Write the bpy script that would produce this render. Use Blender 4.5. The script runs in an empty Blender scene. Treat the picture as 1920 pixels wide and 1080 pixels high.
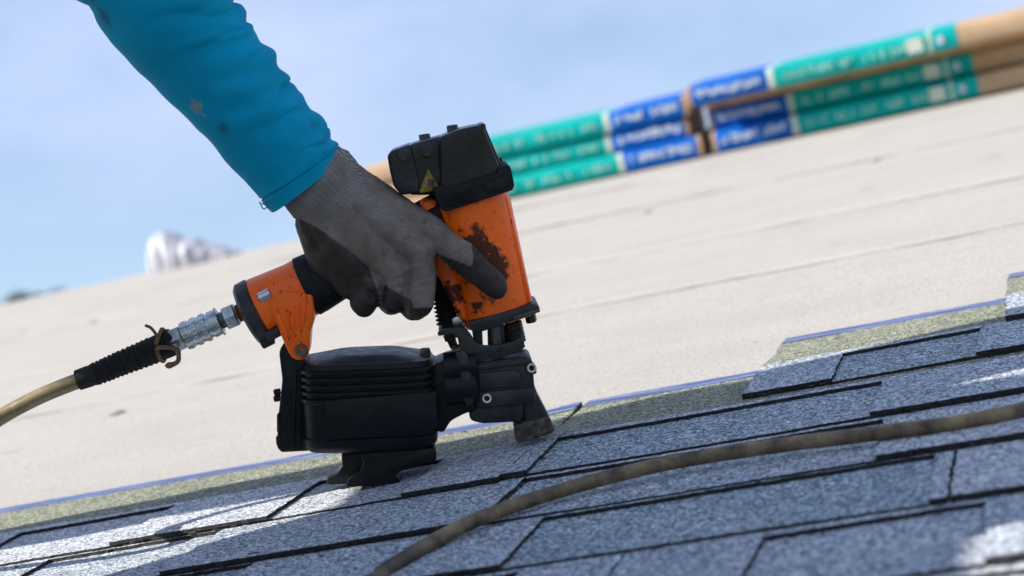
import bpy, bmesh, math, random
import numpy as np
from mathutils import Vector, Matrix, Euler, noise

random.seed(7)
S = bpy.context.scene
COL = S.collection
PI = math.pi

# ------------------------------------------------------------------ frame of the place
# Roof axes: x along the shingle courses, y up the slope, z off the roof surface.
# Everything is laid out in these axes and then pitched about x.
PITCH = math.radians(14)
R4 = Matrix.Translation((0, 0, 5.0)) @ Matrix.Rotation(PITCH, 4, 'X')

# camera
FPX = 3400.0
CAMH = 0.36
_s, _y1, _xv = -0.2385, 114.35, 1891.45
_y0 = _y1 + _s * (960 - 1000) - 540
_yv = _y1 + _s * (_xv - 1000)
AY = Vector((_xv - 960, _yv - 540, FPX)).normalized()
AN = (-Vector((-_s, 1, -_y0 / FPX))).normalized()
AX = AY.cross(AN)
def _row(v): return Vector((v.dot(AX), v.dot(AY), v.dot(AN)))
cr, cd, cf = _row(Vector((1, 0, 0))), _row(Vector((0, 1, 0))), _row(Vector((0, 0, 1)))
m = Matrix((( cr.x, -cd.x, -cf.x, 0), (cr.y, -cd.y, -cf.y, 0), (cr.z, -cd.z, -cf.z, CAMH), (0, 0, 0, 1)))
cam_d = bpy.data.cameras.new('camera')
cam = bpy.data.objects.new('camera', cam_d); COL.objects.link(cam)
cam.matrix_world = R4 @ m
cam_d.sensor_width = 36.0
cam_d.lens = FPX / 1920 * 36
cam_d.clip_start = 0.02; cam_d.clip_end = 5000
cam_d.dof.use_dof = True
cam_d.dof.focus_distance = 1.70
cam_d.dof.aperture_fstop = 5.0
S.camera = cam

# sun (direction given in roof axes) and sky
EL = math.radians(36); AZ = math.radians(20)
sun_l = Vector((-math.cos(EL) * math.cos(AZ), -math.cos(EL) * math.sin(AZ), math.sin(EL)))
sun_w = (R4.to_3x3() @ sun_l).normalized()
sd = bpy.data.lights.new('sun', 'SUN'); sd.energy = 5.0; sd.angle = math.radians(0.55); sd.color = (1.0, 0.94, 0.84)
sun = bpy.data.objects.new('sun', sd); COL.objects.link(sun)
sun.rotation_euler = sun_w.to_track_quat('Z', 'Y').to_euler()
sun.location = (-5, -5, 20)

W = bpy.data.worlds.new('World'); S.world = W; W.use_nodes = True
wn, wl = W.node_tree.nodes, W.node_tree.links
wn.clear()
sky = wn.new('ShaderNodeTexSky'); sky.sky_type = 'NISHITA'; sky.sun_disc = False
sky.sun_elevation = math.asin(sun_w.z)
sky.sun_rotation = math.atan2(sun_w.x, sun_w.y)
sky.air_density = 1.0; sky.dust_density = 0.7; sky.ozone_density = 1.6
bg = wn.new('ShaderNodeBackground'); bg.inputs['Strength'].default_value = 0.10
wo = wn.new('ShaderNodeOutputWorld')
tc = wn.new('ShaderNodeTexCoord'); mp = wn.new('ShaderNodeMapping'); mp.inputs['Scale'].default_value = (1, 1, 2.2)
nz = wn.new('ShaderNodeTexNoise'); nz.inputs['Scale'].default_value = 4.5; nz.inputs['Detail'].default_value = 6; nz.inputs['Roughness'].default_value = 0.55
rp = wn.new('ShaderNodeValToRGB'); rp.color_ramp.elements[0].position = 0.36; rp.color_ramp.elements[1].position = 0.72
rp.color_ramp.elements[0].color = (0.25,) * 3 + (1,); rp.color_ramp.elements[1].color = (0.98,) * 3 + (1,)
mx = wn.new('ShaderNodeMixRGB'); mx.inputs['Color2'].default_value = (3.55, 4.2, 6.0, 1)
wl.new(tc.outputs['Generated'], mp.inputs['Vector']); wl.new(mp.outputs['Vector'], nz.inputs['Vector'])
wl.new(nz.outputs['Fac'], rp.inputs['Fac']); wl.new(rp.outputs['Color'], mx.inputs['Fac'])
wl.new(sky.outputs['Color'], mx.inputs['Color1']); wl.new(mx.outputs['Color'], bg.inputs['Color'])
wl.new(bg.outputs['Background'], wo.inputs['Surface'])

S.view_settings.view_transform = 'Standard'; S.view_settings.look = 'None'
S.view_settings.exposure = 0.88; S.view_settings.gamma = 1.0
S.view_settings.use_curve_mapping = False

# ------------------------------------------------------------------ tracing helpers
def ray(x, y):
    d = Vector((x - 960, y - 540, FPX))
    return Vector((d.dot(AX), d.dot(AY), d.dot(AN)))
def at_y(x, y, Y):                       # point on the upright plane y = Y
    r = ray(x, y); t = Y / r.y
    return Vector((t * r.x, Y, CAMH + t * r.z))
def at_z(x, y, Z=0.0):                   # point on the sheet z = Z
    r = ray(x, y); t = (Z - CAMH) / r.z
    return Vector((t * r.x, t * r.y, Z))
GP = at_z(1005, 827, 0.002)                # where the nose of the nail gun bears
GA = math.radians(18)                    # the gun is swung a little off the courses
DN = Vector((-math.sin(GA), math.cos(GA), 0))
def g(x, y, dy=0.0):                     # point on the gun's own upright plane, dy behind it
    r = ray(x, y); t = (GP.dot(DN) + dy) / r.dot(DN)
    return Vector((t * r.x, t * r.y, CAMH + t * r.z))

# ------------------------------------------------------------------ object helpers
def link(o, parent=None):
    COL.objects.link(o)
    if parent is not None: o.parent = parent
    return o
ROOTS = []
def tag(o, label=None, cat=None, group=None, kind=None):
    if label: o['label'] = label
    if cat: o['category'] = cat
    if group: o['group'] = group
    if kind: o['kind'] = kind
    return o
def thing(name, base, label=None, cat=None, group=None, kind=None):
    o = bpy.data.objects.new(name, None); link(o); o.location = base
    o.empty_display_size = 0.05
    ROOTS.append(o); return tag(o, label, cat, group, kind)
def world_base(o):
    v = Vector((0, 0, 0))
    while o is not None: v += o.location; o = o.parent
    return v
def obj(name, bm, mats, parent=None, smooth=35, recalc=True):
    """link a bmesh given in roof axes as one mesh object under parent"""
    if recalc: bmesh.ops.recalc_face_normals(bm, faces=bm.faces[:])
    if smooth is not None:
        a = math.radians(smooth)
        for f in bm.faces: f.smooth = True
        for e in bm.edges:
            if len(e.link_faces) == 2 and e.calc_face_angle(0) > a: e.smooth = False
    if parent is not None:
        b = world_base(parent); bm.transform(Matrix.Translation(-b))
    me = bpy.data.meshes.new(name); bm.to_mesh(me); bm.free()
    if not isinstance(mats, (list, tuple)): mats = [mats]
    for k in mats: me.materials.append(k)
    o = bpy.data.objects.new(name, me); link(o, parent)
    if parent is None: ROOTS.append(o)
    return o
def NB(): return bmesh.new()

def prism(bm, front, depth, bev=0.0, seg=2, back=None):
    """outline points (3-D, in a plane) pushed 'depth' along +y; bevelled all round"""
    t = bmesh.new()
    fv = [t.verts.new(p) for p in front]
    bv = [t.verts.new(Vector(p) + DN * depth) for p in (back or front)]
    t.faces.new(fv); t.faces.new(bv[::-1])
    n = len(fv)
    for i in range(n): t.faces.new((fv[i], bv[i], bv[(i + 1) % n], fv[(i + 1) % n]))
    bmesh.ops.recalc_face_normals(t, faces=t.faces[:])
    if bev > 0:
        bmesh.ops.bevel(t, geom=t.edges[:], offset=bev, segments=seg, profile=0.5, affect='EDGES', clamp_overlap=True)
    merge(bm, t)
def merge(bm, t, mi=None):
    me = bpy.data.meshes.new('tmp'); t.to_mesh(me); t.free()
    n0 = len(bm.faces)
    bm.from_mesh(me); bpy.data.meshes.remove(me)
    if mi is not None:
        bm.faces.ensure_lookup_table()
        for f in bm.faces[n0:]: f.material_index = mi
def gp(bm, pts, dy0, dy1, bev=0.0015, seg=2):
    """gun part: outline traced at depth dy0 and pushed back to dy1"""
    prism(bm, [g(x, y, dy0) for x, y in pts], dy1 - dy0, bev, seg)
def frames(path):
    n = len(path); T = []
    for i in range(n):
        a, b = path[max(i - 1, 0)], path[min(i + 1, n - 1)]
        d = (b - a)
        if d.length < 1e-9: d = T[-1] if T else Vector((1, 0, 0))
        T.append(d.normalized())
    up = Vector((0, 1, 0))
    if abs(T[0].dot(up)) > 0.9: up = Vector((0, 0, 1))
    U = []; u = (up - T[0] * up.dot(T[0])).normalized()
    for i in range(n):
        u = (u - T[i] * u.dot(T[i])).normalized(); U.append(u)
    return T, U
def sweep(bm, path, radii, n=16, caps=True, fn=None, mi=0):
    """rings of radius r (or (ru, rv)) along a path; u starts as the slope direction y"""
    path = [Vector(p) for p in path]; T, U = frames(path); rings = []
    for i, p in enumerate(path):
        u = U[i]; v = T[i].cross(u); r = radii[i] if isinstance(radii, (list, tuple)) else radii
        ru, rv = r if isinstance(r, (list, tuple)) else (r, r)
        ring = []
        for k in range(n):
            a = 2 * PI * k / n
            q = p + u * math.cos(a) * ru + v * math.sin(a) * rv
            if fn: q = fn(q, p, i, a)
            ring.append(bm.verts.new(q))
        rings.append(ring)
    for i in range(len(rings) - 1):
        for k in range(n):
            f = bm.faces.new((rings[i][k], rings[i][(k + 1) % n], rings[i + 1][(k + 1) % n], rings[i + 1][k])); f.material_index = mi
    if caps:
        bm.faces.new(rings[0][::-1]).material_index = mi; bm.faces.new(rings[-1]).material_index = mi
    return rings
def rod(bm, a, b, r, n=16, r2=None, mi=0):
    a, b = Vector(a), Vector(b); r2 = r if r2 is None else r2
    sweep(bm, [a, b], [r, r2], n, mi=mi)
def lathe(bm, a, b, prof, n=24, mi=0):
    """prof: (distance along a->b in metres, radius)"""
    a, b = Vector(a), Vector(b); d = (b - a).normalized()
    t = bmesh.new()
    up = Vector((0, 1, 0)) if abs(d.y) < 0.9 else Vector((0, 0, 1))
    u = (up - d * up.dot(d)).normalized(); v = d.cross(u); rings = []
    for s, r in prof:
        rings.append([t.verts.new(a + d * s + u * math.cos(2 * PI * k / n) * r + v * math.sin(2 * PI * k / n) * r) for k in range(n)])
    for i in range(len(rings) - 1):
        for k in range(n): t.faces.new((rings[i][k], rings[i][(k + 1) % n], rings[i + 1][(k + 1) % n], rings[i + 1][k]))
    t.faces.new(rings[0][::-1]); t.faces.new(rings[-1])
    merge(bm, t, mi)
def box(bm, c, sx, sy, sz, bev=0.0, rot=None, seg=2):
    t = bmesh.new(); bmesh.ops.create_cube(t, size=1.0)
    bmesh.ops.scale(t, vec=(sx, sy, sz), verts=t.verts[:])
    if bev: bmesh.ops.bevel(t, geom=t.edges[:], offset=bev, segments=seg, profile=0.5, affect='EDGES')
    if rot is not None: t.transform(rot.to_4x4())
    bmesh.ops.translate(t, vec=Vector(c), verts=t.verts[:])
    merge(bm, t)
def spline(pts, per=8):
    P = [Vector(p) for p in pts]; out = []
    for i in range(len(P) - 1):
        p0, p1, p2, p3 = P[max(i - 1, 0)], P[i], P[i + 1], P[min(i + 2, len(P) - 1)]
        for k in range(per):
            t = k / per
            out.append(0.5 * ((2 * p1) + (p2 - p0) * t + (2 * p0 - 5 * p1 + 4 * p2 - p3) * t * t + (3 * p1 - p0 - 3 * p2 + p3) * t ** 3))
    out.append(P[-1]); return out
def coil(bm, a, b, r, wire, turns, n=7):
    a, b = Vector(a), Vector(b); d = (b - a); L = d.length; d.normalize()
    u = Vector((0, 1, 0)); v = d.cross(u).normalized(); pts = []
    N = int(turns * 14)
    for i in range(N + 1):
        t = i / N; an = 2 * PI * turns * t
        pts.append(a + d * L * t + (u * math.cos(an) + v * math.sin(an)) * r)
    sweep(bm, pts, wire, n)
def capsule(bm, a, b, ra, rb, n=14):
    a, b = Vector(a), Vector(b); d = b - a
    if d.length < 1e-6: d = Vector((0, 0, 1e-4))
    e = d.normalized(); path = []; rad = []
    for k in range(0, 5):
        t = k / 5 * PI / 2; path.append(a - e * ra * math.cos(t)); rad.append(max(ra * math.sin(t), 1e-5))
    for k in range(0, 4): path.append(a.lerp(b, k / 3)); rad.append(ra + (rb - ra) * k / 3)
    for k in range(4, -1, -1):
        t = k / 5 * PI / 2; path.append(b + e * rb * math.cos(t)); rad.append(max(rb * math.sin(t), 1e-5))
    t = bmesh.new(); lt = e
    up = Vector((0, 1, 0)) if abs(e.y) < 0.9 else Vector((0, 0, 1))
    u = (up - e * up.dot(e)).normalized(); v = e.cross(u); rings = []
    for p, r in zip(path, rad):
        rings.append([t.verts.new(p + u * math.cos(2 * PI * k / n) * r + v * math.sin(2 * PI * k / n) * r) for k in range(n)])
    for i in range(len(rings) - 1):
        for k in range(n): t.faces.new((rings[i][k], rings[i][(k + 1) % n], rings[i + 1][(k + 1) % n], rings[i + 1][k]))
    t.faces.new(rings[0][::-1]); t.faces.new(rings[-1])
    bmesh.ops.recalc_face_normals(t, faces=t.faces[:])
    merge(bm, t)
def fuse(bm, voxel, smooth_it=6, fac=0.5):
    """one continuous skin round overlapping volumes"""
    me = bpy.data.meshes.new('tmp'); bm.to_mesh(me); bm.free()
    o = bpy.data.objects.new('tmp', me); COL.objects.link(o)
    md = o.modifiers.new('r', 'REMESH'); md.mode = 'VOXEL'; md.voxel_size = voxel
    ms = o.modifiers.new('s', 'SMOOTH'); ms.iterations = smooth_it; ms.factor = fac
    dg = bpy.context.evaluated_depsgraph_get()
    ev = o.evaluated_get(dg); m2 = bpy.data.meshes.new_from_object(ev)
    out = bmesh.new(); out.from_mesh(m2)
    bpy.data.objects.remove(o); bpy.data.meshes.remove(me); bpy.data.meshes.remove(m2)
    return out

# ------------------------------------------------------------------ materials
def mat(name): 
    k = bpy.data.materials.new(name); k.use_nodes = True
    nt = k.node_tree; return k, nt, nt.nodes['Principled BSDF']
def N_(nt, typ, **kw):
    n = nt.nodes.new(typ)
    for a, b in kw.items():
        if a in n.inputs: n.inputs[a].default_value = b
        else: setattr(n, a, b)
    return n
def ramp(nt, src, stops):
    r = nt.nodes.new('ShaderNodeValToRGB'); e = r.color_ramp.elements
    while len(e) < len(stops): e.new(0.5)
    for i, (p, c) in enumerate(stops):
        e[i].position = p; e[i].color = (c, c, c, 1) if isinstance(c, (int, float)) else tuple(c) + (1,)
    nt.links.new(src, r.inputs['Fac']); return r.outputs['Color']
def coords(nt, scale=None):
    c = nt.nodes.new('ShaderNodeTexCoord').outputs['Object']
    if scale:
        m_ = N_(nt, 'ShaderNodeMapping'); m_.inputs['Scale'].default_value = scale
        nt.links.new(c, m_.inputs['Vector']); c = m_.outputs['Vector']
    return c
def tnoise(nt, co, scale, detail=4, rough=0.55, dist=0.0):
    n = N_(nt, 'ShaderNodeTexNoise'); n.inputs['Scale'].default_value = scale; n.inputs['Detail'].default_value = detail
    n.inputs['Roughness'].default_value = rough; n.inputs['Distortion'].default_value = dist
    nt.links.new(co, n.inputs['Vector']); return n.outputs['Fac']
def mixc(nt, fac, a, b, mode='MIX'):
    x = nt.nodes.new('ShaderNodeMixRGB'); x.blend_type = mode
    for s, v in (('Fac', fac), ('Color1', a), ('Color2', b)):
        if isinstance(v, bpy.types.NodeSocket): nt.links.new(v, x.inputs[s])
        elif isinstance(v, (int, float)): x.inputs[s].default_value = v if s == 'Fac' else (v, v, v, 1)
        else: x.inputs[s].default_value = tuple(v) + (1,)
    return x.outputs['Color']
def bump(nt, bs, h, strength=0.3, dist=0.001):
    b = N_(nt, 'ShaderNodeBump'); b.inputs['Strength'].default_value = strength; b.inputs['Distance'].default_value = dist
    nt.links.new(h, b.inputs['Height']); nt.links.new(b.outputs['Normal'], bs.inputs['Normal'])
def setc(nt, bs, c):
    if isinstance(c, bpy.types.NodeSocket): nt.links.new(c, bs.inputs['Base Color'])
    else: bs.inputs['Base Color'].default_value = tuple(c) + (1,)
def N_div(nt, v, r):
    d = N_(nt, 'ShaderNodeMath'); d.operation = 'DIVIDE'; nt.links.new(v, d.inputs[0]); d.inputs[1].default_value = r
    return d.outputs['Value']
def plain(name, c, rough=0.5, metal=0.0, var=0.25, scale=60, bmp=0.15, bdist=0.0006, dust=None, dust_amt=0.45, spec=0.5):
    k, nt, bs = mat(name); co = coords(nt)
    n = tnoise(nt, co, scale, 5)
    lo = tuple(v * (1 - var) for v in c); hi = tuple(min(1, v * (1 + var)) for v in c)
    col = ramp(nt, n, [(0.3, lo), (0.7, hi)])
    if dust:
        d = ramp(nt, tnoise(nt, co, scale * 0.45, 8, 0.7), [(0.45, 0.0), (0.78, dust_amt)])
        col = mixc(nt, d, col, dust)
        sk = ramp(nt, tnoise(nt, co, 520, 3, 0.6), [(0.69, 0.0), (0.74, dust_amt)])
        col = mixc(nt, sk, col, tuple(min(1, v * 3) for v in dust))
        sc = ramp(nt, tnoise(nt, coords(nt, (40, 40, 420)), 1.0, 3, 0.6), [(0.68, 0.0), (0.72, dust_amt * 0.6)])
        col = mixc(nt, sc, col, dust)
    setc(nt, bs, col)
    rr = ramp(nt, tnoise(nt, co, scale * 1.7, 4), [(0.3, max(0, rough - 0.1)), (0.7, min(1, rough + 0.12))])
    nt.links.new(rr, bs.inputs['Roughness']); bs.inputs['Metallic'].default_value = metal
    bs.inputs['Specular IOR Level'].default_value = spec
    bump(nt, bs, tnoise(nt, co, scale * 6, 5), bmp, bdist)
    return k
def granules(name, dark, mid, light, patch, seed=0):
    k, nt, bs = mat(name); co = coords(nt)
    if seed:
        mp_ = N_(nt, 'ShaderNodeMapping'); mp_.inputs['Location'].default_value = (seed * 3.1, seed * 1.7, 0); nt.links.new(co, mp_.inputs['Vector']); co = mp_.outputs['Vector']
    v = N_(nt, 'ShaderNodeTexVoronoi'); v.inputs['Scale'].default_value = 500; nt.links.new(co, v.inputs['Vector'])
    sep = nt.nodes.new('ShaderNodeSeparateColor'); nt.links.new(v.outputs['Color'], sep.inputs['Color'])
    c = ramp(nt, sep.outputs['Red'], [(0.0, dark), (0.22, dark), (0.38, mid), (0.74, mid), (0.86, light), (1.0, light)])
    p = ramp(nt, tnoise(nt, co, 9, 4, 0.6), [(0.35, 0.0), (0.68, 0.55)])
    c = mixc(nt, p, c, patch, 'MULTIPLY')
    s = ramp(nt, tnoise(nt, co, 95, 5, 0.7), [(0.3, 0.68), (0.7, 1.12)])
    c = mixc(nt, 1.0, c, s, 'MULTIPLY')
    sp = ramp(nt, tnoise(nt, co, 60, 2), [(0.71, 0.0), (0.74, 1.0)])
    c = mixc(nt, sp, c, (0.012, 0.012, 0.013))
    setc(nt, bs, c); bs.inputs['Roughness'].default_value = 0.85; bs.inputs['Specular IOR Level'].default_value = 0.3
    h = mixc(nt, 0.35, v.outputs['Distance'], tnoise(nt, co, 160, 4))
    bump(nt, bs, h, 0.9, 0.0012)
    return k

M = {}
M['gran'] = granules('blue_grey_granules', (0.099, 0.111, 0.130), (0.367, 0.417, 0.480), (0.782, 0.782, 0.782), (0.72, 0.80, 0.85))
M['gran2'] = granules('slate_granules', (0.080, 0.094, 0.108), (0.304, 0.361, 0.409), (0.706, 0.762, 0.782), (0.66, 0.78, 0.82), 4)
M['gran3'] = granules('pale_granules', (0.140, 0.148, 0.167), (0.466, 0.503, 0.561), (0.807, 0.807, 0.807), (0.86, 0.86, 0.88), 9)
M['headlap'] = granules('green_grey_granules', (0.065, 0.071, 0.057), (0.218, 0.228, 0.168), (0.506, 0.506, 0.385), (0.8, 0.84, 0.75), 6)
M['asphalt'] = plain('asphalt_edge', (0.010, 0.010, 0.011), 0.8, var=0.5, scale=300, bmp=0.8, bdist=0.002, dust=(0.12, 0.12, 0.12), dust_amt=0.4)
def film_mat():
    k, nt, bs = mat('blue_release_film'); co = coords(nt, (1, 1, 1))
    st = tnoise(nt, coords(nt, (9, 160, 1)), 1.0, 4)
    c = ramp(nt, st, [(0.34, (0.025, 0.04, 0.11)), (0.5, (0.07, 0.10, 0.24)), (0.64, (0.26, 0.31, 0.42))])
    setc(nt, bs, c); bs.inputs['Roughness'].default_value = 0.5; bs.inputs['Specular IOR Level'].default_value = 0.3
    bump(nt, bs, tnoise(nt, co, 120, 4), 0.4, 0.001); return k
M['film'] = film_mat()
def felt_mat():
    k, nt, bs = mat('cream_underlayment'); co = coords(nt)
    c = ramp(nt, tnoise(nt, coords(nt, (1, 0.55, 1)), 210, 7, 0.75), [(0.30, (0.228, 0.211, 0.189)), (0.46, (0.356, 0.338, 0.313)), (0.62, (0.415, 0.397, 0.371)), (0.75, (0.485, 0.466, 0.444))])
    st = ramp(nt, tnoise(nt, coords(nt, (1.6, 3.2, 1)), 1.9, 7, 0.68), [(0.42, 0.0), (0.74, 0.5)])
    c = mixc(nt, st, c, (0.302, 0.283, 0.262))
    pk = ramp(nt, tnoise(nt, coords(nt, (4, 7, 1)), 1.3, 5, 0.6), [(0.54, 0.0), (0.78, 0.45)])
    c = mixc(nt, pk, c, (0.382, 0.342, 0.299))
    sp = ramp(nt, tnoise(nt, coords(nt, (7, 9, 1)), 1.0, 4, 0.6), [(0.68, 0.0), (0.74, 0.7)])
    c = mixc(nt, sp, c, (0.22, 0.18, 0.145))
    sp2 = ramp(nt, tnoise(nt, coords(nt, (40, 40, 1)), 1.0, 3, 0.5), [(0.70, 0.0), (0.76, 0.65)])
    c = mixc(nt, sp2, c, (0.20, 0.16, 0.13))
    setc(nt, bs, c); bs.inputs['Roughness'].default_value = 0.85; bs.inputs['Specular IOR Level'].default_value = 0.15
    h = mixc(nt, 0.4, tnoise(nt, co, 260, 5, 0.7), tnoise(nt, coords(nt, (3, 14, 1)), 2.0, 5))
    bump(nt, bs, h, 0.5, 0.003); return k
M['felt'] = felt_mat()
M['feltedge'] = plain('dark_cut_edge', (0.30, 0.275, 0.25), 0.9, var=0.55, scale=9)  # lap edge of a strip, darker than its face and uneven in tone
M['capnail'] = plain('grimy_cap_nail', (0.30, 0.27, 0.24), 0.6, scale=80)
M['osb'] = plain('roof_sheathing', (0.36, 0.25, 0.14), 0.8, scale=30)
M['black'] = plain('black_plastic', (0.0055, 0.006, 0.008), 0.40, var=0.3, scale=50, bmp=0.25, dust=(0.06, 0.06, 0.06), dust_amt=0.22, spec=0.22)
M['capblack'] = plain('glossy_black_cap', (0.007, 0.008, 0.011), 0.27, var=0.3, scale=50, bmp=0.2, dust=(0.05, 0.05, 0.055), dust_amt=0.12, spec=0.36)
M['black2'] = plain('black_casting', (0.015, 0.0155, 0.017), 0.46, var=0.35, scale=70, bmp=0.35, dust=(0.11, 0.105, 0.10), dust_amt=0.34, spec=0.4)
M['rubber'] = plain('black_rubber_grip', (0.008, 0.008, 0.009), 0.7, var=0.3, scale=80, bmp=0.4, dust=(0.06, 0.057, 0.055), dust_amt=0.2, spec=0.25)
M['steel'] = plain('plated_steel', (0.50, 0.52, 0.53), 0.28, metal=1.0, var=0.25, scale=90, bmp=0.2, dust=(0.10, 0.09, 0.07), dust_amt=0.5)
M['darksteel'] = plain('dark_steel', (0.09, 0.09, 0.095), 0.4, metal=0.9, var=0.3, scale=90, bmp=0.3, dust=(0.2, 0.19, 0.17), dust_amt=0.35)
M['brass'] = plain('dull_brass', (0.30, 0.24, 0.13), 0.5, metal=0.8, var=0.3, scale=120)
M['copper'] = plain('red_thread_sealant', (0.25, 0.045, 0.025), 0.5, var=0.4, scale=200)
M['rust'] = plain('dusty_nose_metal', (0.075, 0.055, 0.045), 0.75, metal=0.2, var=0.6, scale=140, bmp=0.9, bdist=0.002, dust=(0.30, 0.27, 0.25), dust_amt=0.6)
M['wire'] = plain('rusty_wire', (0.13, 0.075, 0.04), 0.8, var=0.5, scale=200, bmp=0.6)
M['white'] = plain('white_plastic', (0.6, 0.6, 0.58), 0.5, scale=80)
M['yellow'] = plain('faded_yellow_label', (0.22, 0.15, 0.012), 0.6, var=0.35, scale=220, dust=(0.05, 0.04, 0.02), dust_amt=0.8)
def orange_mat(name, spots):
    k, nt, bs = mat(name); co = coords(nt)
    c = ramp(nt, tnoise(nt, co, 25, 4), [(0.3, (0.95, 0.115, 0.002)), (0.7, (1.0, 0.15, 0.004))])
    nA = tnoise(nt, coords(nt, (1, 1, 0.7)), 34, 9, 0.72, 0.8); nB = tnoise(nt, co, 110, 6, 0.7)
    n = mixc(nt, 0.42, nA, nB)
    # grease and chipped paint: always a little, thick around the spots handled most
    grd = None
    for (p, r, amt) in spots:
        d = N_(nt, 'ShaderNodeVectorMath'); d.operation = 'DISTANCE'; nt.links.new(co, d.inputs[0]); d.inputs[1].default_value = p
        q = ramp(nt, N_div(nt, d.outputs['Value'], r), [(0.0, amt), (1.0, 0.0)])
        grd = q if grd is None else mixc(nt, 1.0, grd, q, 'LIGHTEN')
    a = N_(nt, 'ShaderNodeMath'); a.operation = 'ADD'; nt.links.new(n, a.inputs[0])
    if grd is not None: nt.links.new(grd, a.inputs[1])
    else: a.inputs[1].default_value = 0.0
    f = ramp(nt, a.outputs['Value'], [(0.64, 0.0), (0.685, 0.93)])
    c = mixc(nt, f, c, (0.010, 0.007, 0.005))
    fine = ramp(nt, tnoise(nt, coords(nt, (1, 1, 0.45)), 260, 4, 0.6), [(0.62, 0.0), (0.68, 0.8)])
    c = mixc(nt, fine, c, (0.05, 0.012, 0.004))
    haze = ramp(nt, tnoise(nt, co, 40, 6, 0.7), [(0.5, 0.0), (0.85, 0.25)])
    c = mixc(nt, haze, c, (0.22, 0.05, 0.012))
    setc(nt, bs, c)
    bs.inputs['Specular IOR Level'].default_value = 0.35
    rr = mixc(nt, f, (0.34,) * 3, (0.7,) * 3); nt.links.new(rr, bs.inputs['Roughness'])
    bump(nt, bs, n, 0.2, 0.0006); return k
def knit_mat(name, scale_a, c0, c1, dirt, rot):
    k, nt, bs = mat(name); c = nt.nodes.new('ShaderNodeTexCoord').outputs['Object']
    mp_ = N_(nt, 'ShaderNodeMapping'); mp_.inputs['Rotation'].default_value = rot; nt.links.new(c, mp_.inputs['Vector'])
    w = N_(nt, 'ShaderNodeTexWave'); w.inputs['Scale'].default_value = scale_a; w.inputs['Distortion'].default_value = 1.2; w.inputs['Detail'].default_value = 2
    w.inputs['Detail Scale'].default_value = 0.6
    nt.links.new(mp_.outputs['Vector'], w.inputs['Vector'])
    w2 = N_(nt, 'ShaderNodeTexWave'); w2.inputs['Scale'].default_value = scale_a * 1.35; w2.bands_direction = 'Z'; w2.inputs['Distortion'].default_value = 1.0
    nt.links.new(mp_.outputs['Vector'], w2.inputs['Vector'])
    h = mixc(nt, 0.35, w.outputs['Fac'], w2.outputs['Fac'])
    col = mixc(nt, h, c0, c1)
    dn = ramp(nt, tnoise(nt, c, 28, 7, 0.65), [(0.42, 0.0), (0.75, 0.8)])
    col = mixc(nt, dn, col, dirt)
    setc(nt, bs, col); bs.inputs['Roughness'].default_value = 0.9; bs.inputs['Specular IOR Level'].default_value = 0.2
    bump(nt, bs, h, 0.55, 0.0008); return k
M['knit'] = knit_mat('grey_knit', 260, (0.15, 0.138, 0.138), (0.33, 0.31, 0.31), (0.11, 0.085, 0.065), (0, 0.9, 0))
M['cuffknit'] = knit_mat('ribbed_cuff_knit', 190, (0.10, 0.093, 0.09), (0.33, 0.305, 0.295), (0.10, 0.085, 0.07), (0, 0.72, 0))
def glove_mat():
    k, nt, bs = mat('grey_knit_dipped_black'); c = nt.nodes.new('ShaderNodeTexCoord').outputs['Object']
    at_ = N_(nt, 'ShaderNodeAttribute'); at_.attribute_name = 'coat'
    mp_ = N_(nt, 'ShaderNodeMapping'); mp_.inputs['Rotation'].default_value = (0, 0.9, 0.3); nt.links.new(c, mp_.inputs['Vector'])
    w = N_(nt, 'ShaderNodeTexWave'); w.inputs['Scale'].default_value = 150; w.inputs['Distortion'].default_value = 2.2; w.inputs['Detail'].default_value = 2; w.inputs['Detail Scale'].default_value = 0.15
    nt.links.new(mp_.outputs['Vector'], w.inputs['Vector'])
    col = mixc(nt, w.outputs['Fac'], (0.205, 0.178, 0.165), (0.25, 0.222, 0.21))
    d1 = ramp(nt, tnoise(nt, c, 30, 8, 0.7), [(0.34, 0.1), (0.64, 0.9)])
    col = mixc(nt, d1, col, (0.135, 0.098, 0.073))
    d2 = ramp(nt, tnoise(nt, c, 85, 5, 0.6), [(0.60, 0.0), (0.72, 0.6)])
    col = mixc(nt, d2, col, (0.06, 0.046, 0.036))
    blk = ramp(nt, tnoise(nt, c, 40, 6, 0.65), [(0.3, (0.013, 0.011, 0.0095)), (0.56, (0.040, 0.031, 0.025)), (0.75, (0.11, 0.085, 0.066))])
    ad = N_(nt, 'ShaderNodeMath'); ad.operation = 'ADD'; nt.links.new(at_.outputs['Fac'], ad.inputs[0])
    nn_ = N_(nt, 'ShaderNodeMath'); nn_.operation = 'MULTIPLY_ADD'; nt.links.new(tnoise(nt, c, 110, 5, 0.7), nn_.inputs[0]); nn_.inputs[1].default_value = 0.6; nn_.inputs[2].default_value = -0.3
    nt.links.new(nn_.outputs['Value'], ad.inputs[1])
    f = ramp(nt, ad.outputs['Value'], [(0.34, 0.0), (0.66, 1.0)])
    setc(nt, bs, mixc(nt, f, col, blk))
    nt.links.new(mixc(nt, f, (0.92,) * 3, (0.6,) * 3), bs.inputs['Roughness']); bs.inputs['Specular IOR Level'].default_value = 0.28
    h = mixc(nt, f, w.outputs['Fac'], tnoise(nt, c, 130, 5, 0.6)); bump(nt, bs, h, 0.22, 0.0008); return k
M['glove'] = glove_mat()
PB = Vector((-1.70, 1.25, 0.02))                # where the worker stands
def _sp(x, y, dy): return g(x, y, dy) - PB
tan_, drk = (0.36, 0.24, 0.16), (0.012, 0.085, 0.12)
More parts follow.
